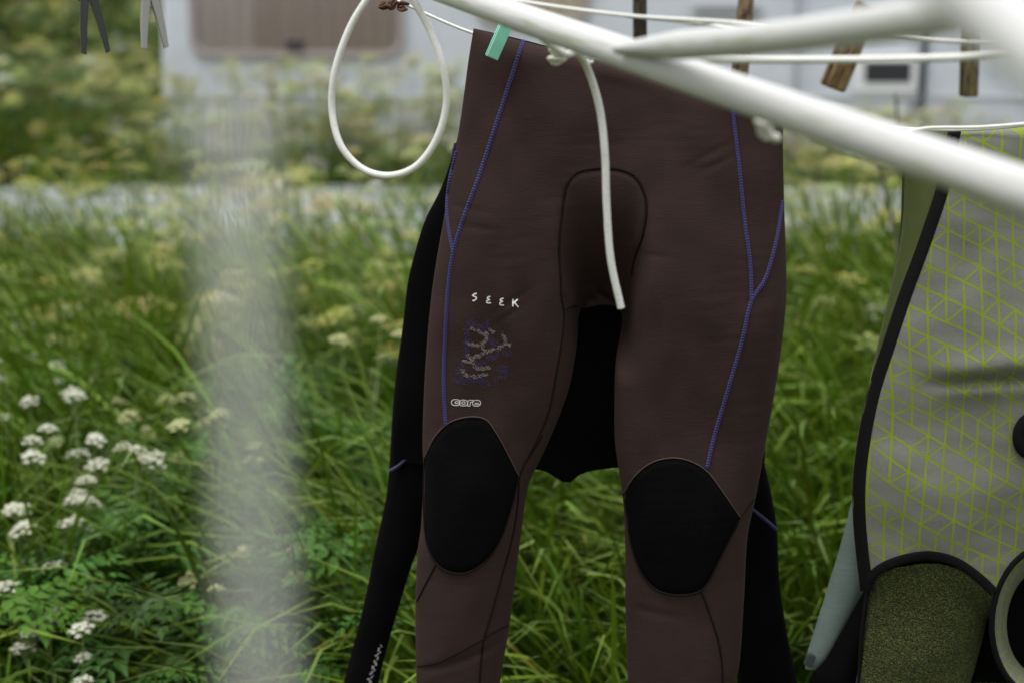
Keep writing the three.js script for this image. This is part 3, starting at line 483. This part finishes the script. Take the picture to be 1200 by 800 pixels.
  const path = (pts, n, off, closed = false) => { const c = curve(pts.map(([x, y]) => V(x, y, 0)), closed); return c.getSpacedPoints(n).map((q) => onSuit(q.x, q.y, off)); };
  const seamTube = (pts, r, mat, n = 60, off = 0.0006, parent = root, name = 'seam') => P(name, new THREE.TubeGeometry(curve(path(pts, n, off)), n * 2, r, 7), mat, undefined, parent);
  // thick decorative seams with zigzag stitching
  function stitched(pts) {
    const n = 90, c = curve(path(pts, n, 0.0003)), L = c.getLength(), S = Math.round(L / 0.0037), pos = [], idx = [], sts = [];
    for (let i = 0; i <= S; i++) {
      const p = c.getPointAt(i / S), t = c.getTangentAt(i / S), s = t.clone().cross(V(0, 0, 1)).normalize(), nn = s.clone().cross(t).normalize(); if (nn.z < 0) nn.negate();
      [[-1, -0.0004], [-0.75, 0.0011], [-0.2, 0.0016], [0, 0.0011], [0.2, 0.0016], [0.75, 0.0011], [1, -0.0004]].forEach(([a, b]) => { const q = p.clone().addScaledVector(s, a * 0.0027).addScaledVector(nn, b); pos.push(q.x, q.y, q.z); });
      if (i < S) { for (let k = 0; k < 6; k++) { const a = i * 7 + k; idx.push(a, a + 7, a + 1, a + 1, a + 7, a + 8); }
        for (const k of [-1, 1]) { const g = new THREE.CylinderGeometry(0.00055, 0.00055, 0.0032, 4, 1); const d = s.clone().addScaledVector(t, k * 0.7).normalize(); g.applyQuaternion(new THREE.Quaternion().setFromUnitVectors(V(0, 1, 0), d)); const q = p.clone().addScaledVector(s, k * 0.0012).addScaledVector(nn, 0.0017); g.translate(q.x, q.y, q.z); sts.push(g); } }
    }
    const seam = P('seam', flip(geoOf(pos, null, idx)), M.purple); localPart('stitching', merge(sts), M.thread, root, undefined, seam);
  }
  stitched([[613, 48], [601, 85], [588, 125], [575, 165], [560, 210], [545, 250], [531, 296], [525, 340], [521.5, 400], [520, 450], [522.5, 498]]);
  stitched([[535, 178], [527, 212], [524, 240], [526, 270], [531, 296]]);
  stitched([[858.5, 108], [860, 140], [866, 190], [873, 260], [879.5, 310], [881, 352]]);
  stitched([[917.5, 236], [909, 285], [896, 328], [881, 352], [870, 398], [852, 460], [836, 515], [828.5, 548]]);
  seamTube([[657, 325], [655.5, 290], [659, 248], [664, 217], [675, 203], [692, 198], [724, 198], [744, 206.5], [755, 226], [757.5, 245], [752.5, 278], [744.5, 300], [740, 322]], 0.0015, M.seamDark, 80, 0.0012);
  seamTube([[657, 325], [658.5, 350], [661, 366], [659, 395], [652, 438], [643, 483], [628, 518], [614, 545], [608.5, 559]], 0.0013, M.seamDark, 60);
  seamTube([[660, 366], [668, 360], [677, 358]], 0.0011, M.seamDark, 14);
  seamTube([[608.5, 559], [606, 597], [598, 640], [589, 672], [576, 719], [567, 749], [562, 800], [558, 870]], 0.0014, M.seamDark, 60);
  seamTube([[510, 662], [499, 683], [488.5, 704]], 0.0012, M.seamDark, 20);
  seamTube([[489, 780], [505, 778], [520, 773], [545, 760], [565, 749], [580, 740], [596, 732]], 0.0011, M.seamDark, 30);
  seamTube([[822, 692], [833, 722], [843, 755], [847, 790], [846, 870]], 0.0014, M.seamDark, 40);
  seamTube([[868, 606], [880, 590], [884, 584]], 0.0011, M.seamDark, 10);
  seamTube([[636, 510], [625, 528], [614, 545]], 0.0011, M.seamDark, 14);
  for (const [pad, a, b] of [[pads[0], kneeL.slice(0, 8), kneeL.slice(7).concat([kneeL[0]])], [pads[1], kneeR.slice(0, 8), kneeR.slice(7).concat([kneeR[0]])]]) { seamTube(a, 0.0009, M.seamBrown, 50, 0.0012, pad, 'edge_seam'); seamTube(b, 0.0013, M.seamDark, 50, 0.0012, pad, 'edge_seam'); }
  // printed lettering and graphic
  function decal(name, x0, y0, x1, y1, draw, W, H, label) {
    const A = onSuit(x0, y0), B = onSuit(x1, y1);      // a print of fixed size in metres, laid on the cloth
    const g = lattice(24, 24, (u, v) => { const p = V(lerp(A.x, B.x, u), lerp(A.y, B.y, v), ZS), q = toPx(p); p.z += height(q[0], q[1]) + 0.0009; return p; }), uv = g.attributes.uv; let k = 0;
    for (let j = 0; j <= 24; j++) for (let i = 0; i <= 24; i++) uv.setXY(k++, i / 24, 1 - j / 24);
    P(name, g, std({ map: canvasTex(W, H, draw), transparent: true, roughness: 0.7 }), label);
  }
  decal('lettering', 548, 338, 614, 368, (c, W, H) => {
    const sx = W / 66, sy = H / 30, X = (x) => (x - 548) * sx, Y = (y) => (y - 338) * sy; c.strokeStyle = 'rgb(226,222,218)'; c.lineWidth = 1.75 * sx; c.lineCap = 'butt'; c.lineJoin = 'round';
    const path = (p) => { c.beginPath(); p.forEach(([x, y], i) => i ? c.lineTo(X(x), Y(y)) : c.moveTo(X(x), Y(y))); c.stroke(); };
    path([[558.8, 343.6], [556.2, 343.8], [553.8, 346], [558.2, 348], [558, 350], [555.6, 351.8], [553.4, 352]]);
    path([[574.6, 346.8], [571.6, 347.8], [571, 349.4], [573.6, 350.6], [570.4, 352.2], [570.4, 354], [572.4, 354.6], [575.4, 354.4]]);
    path([[590, 349], [586.8, 350], [586.2, 351.6], [588.8, 352.8], [585.8, 354.4], [585.8, 356.4], [587.6, 357.2], [590.6, 357]]);
    path([[601, 350], [601, 358.8]]); path([[606.6, 350.6], [601.4, 355]]); path([[602.6, 353.8], [607.6, 359.8]]);
  }, 528, 240, 'white lettering SEEK');
  decal('graphic', 530, 366, 602, 456, (c, W, H) => {
    const sx = W / 72, sy = H / 90; let s2 = 7; const r2 = () => { s2 = (s2 * 16807) % 2147483647; return s2 / 2147483647; };
    const near = (x, y, pts) => { let b = 1e9; for (let i = 1; i < pts.length; i++) { const [ax, ay] = pts[i - 1], [bx, by] = [pts[i][0] - ax, pts[i][1] - ay], t = clamp(((x - ax) * bx + (y - ay) * by) / (bx * bx + by * by), 0, 1); b = Math.min(b, Math.hypot(x - ax - bx * t, y - ay - by * t)); } return b; };
    const whiteL = [[[547, 400], [555, 402], [563, 403], [569, 395], [569, 388]], [[563, 403], [569, 411]], [[546, 415], [552, 418], [562, 414], [569, 410], [578, 408]], [[543, 422], [552, 422], [558, 430], [572, 429]], [[552, 418], [556, 427]], [[541, 432], [544, 438], [556, 440], [568, 437]], [[583, 408], [590, 402], [592, 396], [589, 390]], [[590, 401], [597, 402]], [[551, 384], [555, 384]], [[560, 386], [569, 391]], [[574, 385], [577, 387]]];
    const blueL = [[[548, 376], [552, 374], [558, 380], [568, 384]], [[546, 385], [547, 400], [546, 415]], [[570, 388], [576, 398], [582, 405]], [[572, 418], [580, 416]], [[583, 430], [590, 430], [590, 440], [580, 442]], [[533, 446], [540, 445], [552, 443], [566, 444], [570, 450]], [[563, 444], [568, 446], [569, 450]], [[569, 376], [570, 380]], [[590, 412], [597, 413]], [[556, 424], [566, 426]], [[536, 434], [539, 428]]];
    for (let gy = 0; gy < 64; gy++) for (let gx = 0; gx < 52; gx++) {
      const x = 530 + gx * 1.4, y = 366 + gy * 1.4, n = 2.2 * nz(x * 0.35, y * 0.35), dw = Math.min(...whiteL.map((p) => near(x, y, p))) + n, db = Math.min(...blueL.map((p) => near(x, y, p))) + n * 1.2;
      if (dw < 2.1 && r2() < 0.88) { c.fillStyle = `rgba(160,150,150,${0.3 + 0.45 * r2()})`; } else if (db < 3.6 && r2() < 0.66) { c.fillStyle = `rgba(66,58,118,${0.3 + 0.35 * r2()})`; } else continue;
      c.fillRect((x - 530) * sx, (y - 366) * sy, 1.25 * sx, 1.05 * sy);
    }
  }, 720, 900, 'worn white and purple printed graphic');
  decal('lettering', 525, 462, 566, 479, (c, W, H) => {
    const sx = W / 41, sy = H / 17; c.save(); c.scale(sx, sy); c.transform(1, 0.02, -0.08, 1, 1.5, 0); c.strokeStyle = 'rgb(214,208,204)'; c.lineWidth = 0.95; c.lineJoin = 'round'; c.lineCap = 'round';
    // outlined, heavily rounded lower-case word
    const ring = (x, y, w, h) => { c.beginPath(); c.roundRect(x, y, w, h, h / 2); c.stroke(); };
    ring(3.2, 5.2, 10.2, 7.2); c.beginPath(); c.moveTo(13, 7.6); c.lineTo(8.4, 7.6); c.quadraticCurveTo(6.2, 8.8, 8.4, 10); c.lineTo(13, 10); c.stroke();
    ring(12.6, 5.2, 9.6, 7.2); ring(15.4, 7.3, 4, 3);
    c.beginPath(); c.moveTo(22.4, 12.4); c.lineTo(22.4, 7); c.quadraticCurveTo(22.6, 5.2, 24.6, 5.2); c.lineTo(28.4, 5.2); c.lineTo(28, 7.4); c.lineTo(25.4, 7.6); c.lineTo(25.2, 12.4); c.closePath(); c.stroke();
    ring(28, 5.2, 9.4, 7.2); c.beginPath(); c.moveTo(30.6, 8.8); c.lineTo(35, 8.8); c.moveTo(31, 10.4); c.lineTo(37, 10.4); c.stroke();
    c.restore();
  }, 656, 272, 'white outlined lettering core');

  // the black upper half, behind: body, two sleeves, collar
  const ZB = ZS - 0.15;
  const bL = edge([[556, 33], [543, 130], [533, 172], [516, 222], [498, 258], [485, 300], [478, 330], [473, 372], [466, 430], [461, 500], [461, 566]]);
  const bR = edge([[917, 124], [916, 200], [914, 320], [905, 440], [898, 500], [896, 566]]);
  const bottom = (px) => { const c = [[455, 540], [600, 546], [628, 547], [637, 549], [650, 556], [657, 561.5], [664, 563.5], [671, 562], [679, 554], [694, 549], [722, 546], [900, 540]]; for (let i = 1; i < c.length; i++) if (px <= c[i][0]) return lerp(c[i - 1][1], c[i][1], sstep(0, 1, (px - c[i - 1][0]) / (c[i][0] - c[i - 1][0]))); return 540; };
  const back = (sd) => lattice(80, 70, (u, v) => {
    const k = spread(u), x0 = lerp(bL(33 + v * 533), bR(124 + v * 442), k), y = lerp(topY(clamp(x0, 555, 918)), bottom(x0), v), px = lerp(bL(y), bR(y), k), e = Math.min(px - bL(y), bR(y) - px) / 882, p = onZ(px, y, lerp(ZS, ZB, sstep(0, 0.25, v)));
    p.z += sd * (0.003 + 0.016 * Math.sqrt(1 - (1 - clamp(e / 0.05, 0, 1)) ** 2) * sstep(0, 0.2, v) * (1 - 0.6 * sstep(0.8, 1, v))) * (u === 0 || u === 1 ? 0 : 1) * (v === 0 ? 0 : 1) + 0.006 * nz(px * 0.012, y * 0.01, 3) * sstep(0, 0.3, v); return p;
  });
  P('upper_body', weld([back(1), flip(back(-1))]), M.black, 'black upper half hanging behind the line');
  function sleeve(l, r, y0, y1, z) {
    const sh = (sd) => lattice(90, 30, (u, v) => { const y = lerp(y0, y1, v), k = spread(u), px = lerp(l(y), r(y), k), p = onZ(px, y, z), w = (r(y) - l(y)) / 882; p.z += sd * 0.32 * w * Math.sqrt(Math.max(0, 1 - (2 * k - 1) ** 2)) + 0.004 * nz(px * 0.02, y * 0.02, sd); return p; });
    return weld([sh(1), flip(sh(-1))]);
  }
  const sL0 = edge([[500, 255], [485, 300], [478, 330], [474, 370], [465, 430], [460, 480], [457, 530], [455, 562], [451, 590], [440, 640], [428, 700], [413, 760], [402, 802], [392, 850]]);
  const sL1 = edge([[560, 255], [560, 330], [545, 430], [530, 530], [506, 600], [491, 640], [485, 655], [470, 702], [453, 760], [443, 802], [436, 850]]);
  const sR0 = edge([[800, 330], [820, 430], [842, 540], [852, 640], [858, 720], [864, 790], [866, 850]]);
  const sR1 = edge([[905, 330], [897, 450], [893, 520], [904.5, 580], [911, 620], [913, 672], [921, 732], [935, 800], [944, 850]]);
  const sl = P('sleeve', sleeve(sL0, sL1, 270, 850, ZB - 0.02), M.black), sr = P('sleeve', sleeve(sR0, sR1, 335, 850, ZB - 0.02), M.black);
  const bandAcross = (pts, z, parent) => { const p = pts.map(([x, y]) => onZ(x, y, z)); localPart('seam', new THREE.TubeGeometry(curve(p), 24, 0.0026, 8).scale(1, 1, 1), M.purple, root, undefined, parent); };
  bandAcross([[456, 552], [466, 546], [478, 536], [494, 527]], ZB + 0.006, sl); bandAcross([[880, 595], [890, 603], [902, 613], [911, 621]], ZB + 0.004, sr); bandAcross([[534, 168], [532, 176], [530, 184]], ZB + 0.014, root);
  // worn pale print running along the left cuff
  const g = lattice(20, 4, (u, v) => { const y = lerp(755, 812, v), px = lerp(lerp(443, 424, v), lerp(450, 434, v), u), p = onZ(px, y, ZB - 0.02 + 0.0215); return p; }), uv = g.attributes.uv; { let k = 0; for (let j = 0; j <= 20; j++) for (let i = 0; i <= 4; i++) uv.setXY(k++, i / 4, 1 - j / 20); }
  localPart('print', g, std({ transparent: true, roughness: 0.7, map: canvasTex(64, 512, (c) => { for (let i = 0; i < 26; i++) { c.fillStyle = `rgba(170,168,166,${0.55 + 0.4 * nz(i * 0.7, 2)})`; const y = i * 19 + 4; c.beginPath(); c.ellipse(30 + 14 * Math.sin(i * 1.9), y, 13 + 6 * nz(i * 1.3, 5), 11, 0.5, 0, 7); c.fill(); } }) }), root, 'pale worn print on the cuff', sl);
}

// ---------------------------------------------------------------- the lime-lined wetsuit at the right
{
  const ZG = -2.2, origin = onZ(1130, 150, ZG), root = thing('wetsuit', 'grey wetsuit with lime line print and black taped seams, hanging at the right edge', 'wetsuit', origin);
  const P = (name, geo, mat, label, parent) => localPart(name, geo, mat, root, label, parent);
  const gL = edge([[1067, 150], [1063, 175], [1061, 196], [1058, 262], [1046, 328], [1031, 394], [1019, 450], [1006, 507], [999, 575], [1003, 629], [1010, 683], [1016, 700]]);
  const tape = [[1120, 150], [1113, 185], [1105, 221], [1083, 287], [1062, 344], [1040, 410], [1024, 460], [1013, 515], [1007.5, 560], [1007, 600], [1010, 640], [1014, 674], [1016, 692]];
  const tapeX = edge(tape);
  const arc = [[1016, 682], [1028, 669], [1044, 660], [1071, 652.5], [1093, 651], [1120, 658], [1147, 676], [1166, 694]];
  const arcY = (px) => { const c = [...arc, [1176, 688], [1186, 668], [1200, 656], [1330, 650]]; if (px <= c[0][0]) return c[0][1]; for (let i = 1; i < c.length; i++) if (px <= c[i][0]) return lerp(c[i - 1][1], c[i][1], (px - c[i - 1][0]) / (c[i][0] - c[i - 1][0])); return 650; };
  const RX = 1330, T = (px) => 151 - (px - 1067) * 0.03;
  function hg(px, py) {
    const dl = (px - gL(py)) / 882, dt = Math.max(0, py - T(px)) / 882, t = clamp(dl / 0.1, 0, 1);
    let h = 0.05 * Math.sqrt(1 - (1 - t) ** 2) * (0.4 + 0.6 * sstep(0, 0.3, dt)) * Math.sqrt(clamp(1 - (1 - clamp(dt / 0.02, 0, 1)) ** 2, 0, 1));
    const s = sstep(0, 0.04, dl) * sstep(0, 0.04, dt);
    h += s * (0.012 * nz(px * 0.008, py * 0.007, 12) + 0.003 * nz(px * 0.025, py * 0.02, 14));
    const fy = 447 + 3 * Math.sin(px * 0.03); h += s * sstep(1070, 1150, px) * (0.010 * Math.exp(-(((py - fy + 16) / 16) ** 2)) - 0.010 * Math.exp(-(((py - fy) / 7) ** 2)) + 0.006 * Math.exp(-(((py - fy - 12) / 12) ** 2)));
    h += s * 0.014 * Math.exp(-(((px - 1110) / 70) ** 2) - (((py - 600) / 70) ** 2));
    return h;
  }
  const onG = (px, py, off = 0) => { const p = onZ(px, py, ZG); p.z += 0; const q = onZ(px, py, ZG + hg(px, py) + off); return q; };
  const olive = phys({ color: lin(0.095, 0.12, 0.026), roughness: 0.9, side: THREE.DoubleSide, sheen: 0.2, sheenColor: lin(0.4, 0.45, 0.2), sheenRoughness: 0.7,
    map: dataTex(256, 256, (u, v, x, y) => { const w = ((x + y) % 4 < 2 ? 34 : -34) + (rnd() - 0.5) * 60; return [190 + w, 194 + w, 180 + w]; }, true, 4.5, 4.5), bumpMap: dataTex(128, 128, (u, v, x, y) => { const w = 128 + ((x + y) % 4 < 2 ? 50 : -50) + (rnd() - 0.5) * 50; return [w, w, w]; }, false, 18, 18), bumpScale: 0.0006 });
  const plush = phys({ color: lin(0.13, 0.155, 0.036), roughness: 1, side: THREE.DoubleSide, sheen: 0.3, sheenColor: lin(0.4, 0.45, 0.2), sheenRoughness: 0.8,
    map: dataTex(256, 256, () => { const w = Math.pow(rnd(), 1.8); return [60 + 195 * w, 64 + 191 * w, 44 + 170 * w]; }, true, 4, 4), bumpMap: dataTex(256, 256, () => { const w = rnd() * 255; return [w, w, w]; }, false, 4, 4), bumpScale: 0.002 });
  const blackTape = phys({ color: lin(0.0045, 0.0045, 0.005), specularIntensity: 0.3, roughness: 0.85, bumpMap: jersey, bumpScale: 0.001, side: THREE.DoubleSide });
  // printed lining: uprights, falling diagonals, and short rising diagonals in every third cell
  const print = canvasTex(1536, 2048, (c, W, H) => {
    const img = c.createImageData(W, H); for (let i = 0; i < W * H; i++) { const x = i % W, y = (i / W) | 0, k = 150 + nz(x * 0.004, y * 0.02, 3) * 14 + (((x >> 1) + (y >> 1)) % 2 ? 6 : -6) + (rnd() - 0.5) * 30; img.data[i * 4] = k; img.data[i * 4 + 1] = k; img.data[i * 4 + 2] = k - 4; img.data[i * 4 + 3] = 255; } c.putImageData(img, 0, 0);
    const cw = 60, chh = 76, sl = 29; c.strokeStyle = 'rgba(160,186,36,0.88)'; c.lineCap = 'round';
    const node = (i, j) => [i * cw, j * chh + i * sl - 700];
    for (let i = -1; i < 28; i++) for (let j = -3; j < 40; j++) {
      const a = node(i, j), b = node(i + 1, j), d = node(i, j + 1), e = node(i + 1, j - 1); c.lineWidth = 8;
      const m = ((i * 2 + j) % 5 + 5) % 5; c.beginPath(); c.moveTo(...a); c.lineTo(...b); c.stroke();
      if (((i * 3 + j) % 9 + 9) % 9 !== 1) { c.beginPath(); c.moveTo(...a); c.lineTo(...d); c.stroke(); }
      c.lineWidth = 6.5; if (m === 0 || m === 3) { c.beginPath(); c.moveTo(...a); c.lineTo(...e); c.stroke(); }
    }
  });
  const lining = phys({ color: lin(0.53, 0.535, 0.48), map: print, roughness: 0.85, bumpMap: jersey, bumpScale: 0.0005, side: THREE.DoubleSide, sheen: 0.15, sheenColor: lin(0.5, 0.5, 0.5) });
  const uvPrint = (g, sheetUV) => { const uv = g.attributes.uv; sheetUV.forEach(([a, b], k) => uv.setXY(k, a, b)); return g; };
  { const uvs = [], g = lattice(130, 70, (u, v) => { const y0 = lerp(150, 740, v), px = lerp(tapeX(Math.min(y0, 690)), RX, u), y = lerp(T(px), arcY(px), v); const p = onG(px, y); uvs.push([(p.x - 0.42 + 0.012 * nz(p.x * 6, p.y * 5, 2)) / 0.571, (p.y - 0.68 + 0.3 * p.z + 0.65 + 0.014 * nz(p.x * 5, p.y * 6, 7)) / 0.76]); return p; }); P('lining_panel', uvPrint(g, uvs), lining, 'grey panel printed with lime lines'); }
  P('side_panel', lattice(110, 14, (u, v) => { const y = lerp(151, 690, v), px = lerp(gL(y), tapeX(y), u); return onG(px, Math.max(y, T(px)), u === 0 ? -0.001 : 0); }), olive, 'olive side panel along the left edge');
  P('back_panel', lattice(60, 20, (u, v) => { const y = lerp(151, 800, v), px = lerp(gL(Math.min(y, 690)) + 2, RX, u), p = onZ(px, y, ZG - 0.012); return p; }), M.black);
  P('folded_edge', lattice(30, 4, (u, v) => { const y = lerp(152, 300, v), px = lerp(gL(y) - 3 * Math.sin(v * 3.1), gL(y) + 8, u), p = onZ(px, y, ZG - 0.008); return p; }), olive);
  const ribbon = (pts, w, n, off, bulge = 0.0018) => { const c = curve(pts.map(([x, y]) => V(x, y, 0))).getSpacedPoints(n); return lattice(n, 6, (u, v) => { const i = Math.round(v * n), p = c[i], q = c[Math.min(n, i + 1)], r = c[Math.max(0, i - 1)], tx = q.x - r.x, ty = q.y - r.y, l = Math.hypot(tx, ty) || 1, s = (u - 0.5) * w; return onG(p.x + ty / l * s, p.y - tx / l * s, off + bulge * (1 - (2 * u - 1) ** 4)); }); };
  P('seam_tape', flip(ribbon(tape, 15, 90, 0.0008)), blackTape); P('seam_tape', flip(ribbon(arc, 11, 60, 0.001)), blackTape);
  P('lower_panel', lattice(50, 40, (u, v) => { const a = lerp(1017, 1165, u), y0 = arcY(a) - 7, y = lerp(y0, 900, v), px = lerp(lerp(1017, 1000, sstep(690, 830, y)), lerp(1158, 1114, sstep(690, 900, y)), u), p = onZ(px, y, ZG), k = Math.sqrt(1 - (2 * u - 1) ** 2 * 0.98); p.z += lerp(Math.max(0.004, hg(px, y) - 0.002), 0.046 * k, sstep(0, 0.2, v)) + 0.006 * sstep(0, 0.2, v) * nz(px * 0.02, y * 0.02, 20); return p; }), plush, 'olive plush panel below the curved seam');
  P('seam_tape', tube([[1017, 690], [1011, 735], [1007, 800], [1003, 880]].map(([x, y]) => onZ(x, y, ZG + 0.012)), 0.003, 40, 8), blackTape);
  // pale sleeve that hangs out behind
  const pale = phys({ color: lin(0.2, 0.26, 0.235), roughness: 0.85, bumpMap: jersey, bumpScale: 0.0008, map: jerseyTone, side: THREE.DoubleSide });
  const q0 = edge([[1006, 560], [998, 590], [985, 640], [972, 683], [954, 741], [944, 774], [944, 782]]), q1 = edge([[1030, 560], [1024, 640], [1012, 690], [992, 730], [970, 772], [950, 790]]);
  const sh = (sd) => lattice(60, 24, (u, v) => { const y = lerp(562, 783, v), k = spread(u), px = lerp(q0(y), Math.max(q1(y), q0(y) + 4), k), p = onZ(px, y, ZG - 0.05), w = Math.max(4, q1(y) - q0(y)) / 882; p.z += sd * 0.35 * w * Math.sqrt(Math.max(0, 1 - (2 * k - 1) ** 2)); return p; });
  const sleeve = P('sleeve', weld([sh(1), flip(sh(-1))]), pale, 'pale grey green sleeve');
  localPart('cuff_tab', new RoundedBoxGeometry(0.012, 0.018, 0.008, 2, 0.002).rotateZ(-0.35).translate(...onZ(949, 773, ZG - 0.036).toArray()), std({ color: lin(0.03, 0.04, 0.04), roughness: 0.7 }), root, undefined, sleeve);
  const d0 = edge([[1014, 690], [1000, 715], [985, 742], [968, 772], [953, 792], [950, 860]]), d1 = edge([[1030, 690], [1026, 740], [1020, 790], [1012, 860]]);
  P('sleeve', lattice(40, 16, (u, v) => { const y = lerp(690, 860, v), px = lerp(d0(y), d1(y), u), p = onZ(px, y, ZG - 0.03); p.z += 0.02 * Math.sin(Math.PI * u); return p; }), M.black, 'black sleeve hanging behind the olive panel');
  // turned-back leg opening at the right edge, black inside
  const rimC = [1225, 728];
  const ringPt = (a, r, z) => { const rx = 62 * r, ry = 88 * r, c = Math.cos(a), s = Math.sin(a); return onZ(rimC[0] + c * rx - 12 * s * r * 0.3, rimC[1] + s * ry, ZG + z); };
  { const uvs = [], g = lattice(14, 60, (u, v) => { const a = u * 2 * Math.PI, r = lerp(1, 0.72, v), z = lerp(0.055, 0.0, v) + 0.008 * Math.sin(v * 3.1); uvs.push([u * 1.4, 0.3 + v * 0.12]); return ringPt(a, r, z); }); P('turned_leg', uvPrint(g, uvs), lining, 'turned-back leg opening with lime print'); }
  { const g = lattice(20, 60, (u, v) => { const a = u * 2 * Math.PI; return ringPt(a, 0.725 * (1 - v * 0.1), -0.08 * v); }); P('leg_inside', g, M.black); }
  P('leg_inside', new THREE.CircleGeometry(0.085, 30).translate(...onZ(rimC[0], rimC[1], ZG - 0.113).toArray()), M.black);
  P('seam_tape', tube([...Array(41)].map((_, i) => ringPt(i / 40 * 2 * Math.PI + 0.6, 1.0, 0.052)).slice(0, 40), 0.0042, 80, 8), blackTape);
  P('neck_seal', new THREE.TorusGeometry(0.018, 0.008, 10, 30).scale(1.1, 1.3, 1).translate(...onZ(1212, 510, ZG + 0.06).toArray()), blackTape, 'black rolled seal at the right edge');
}

renderer.render(scene, camera);
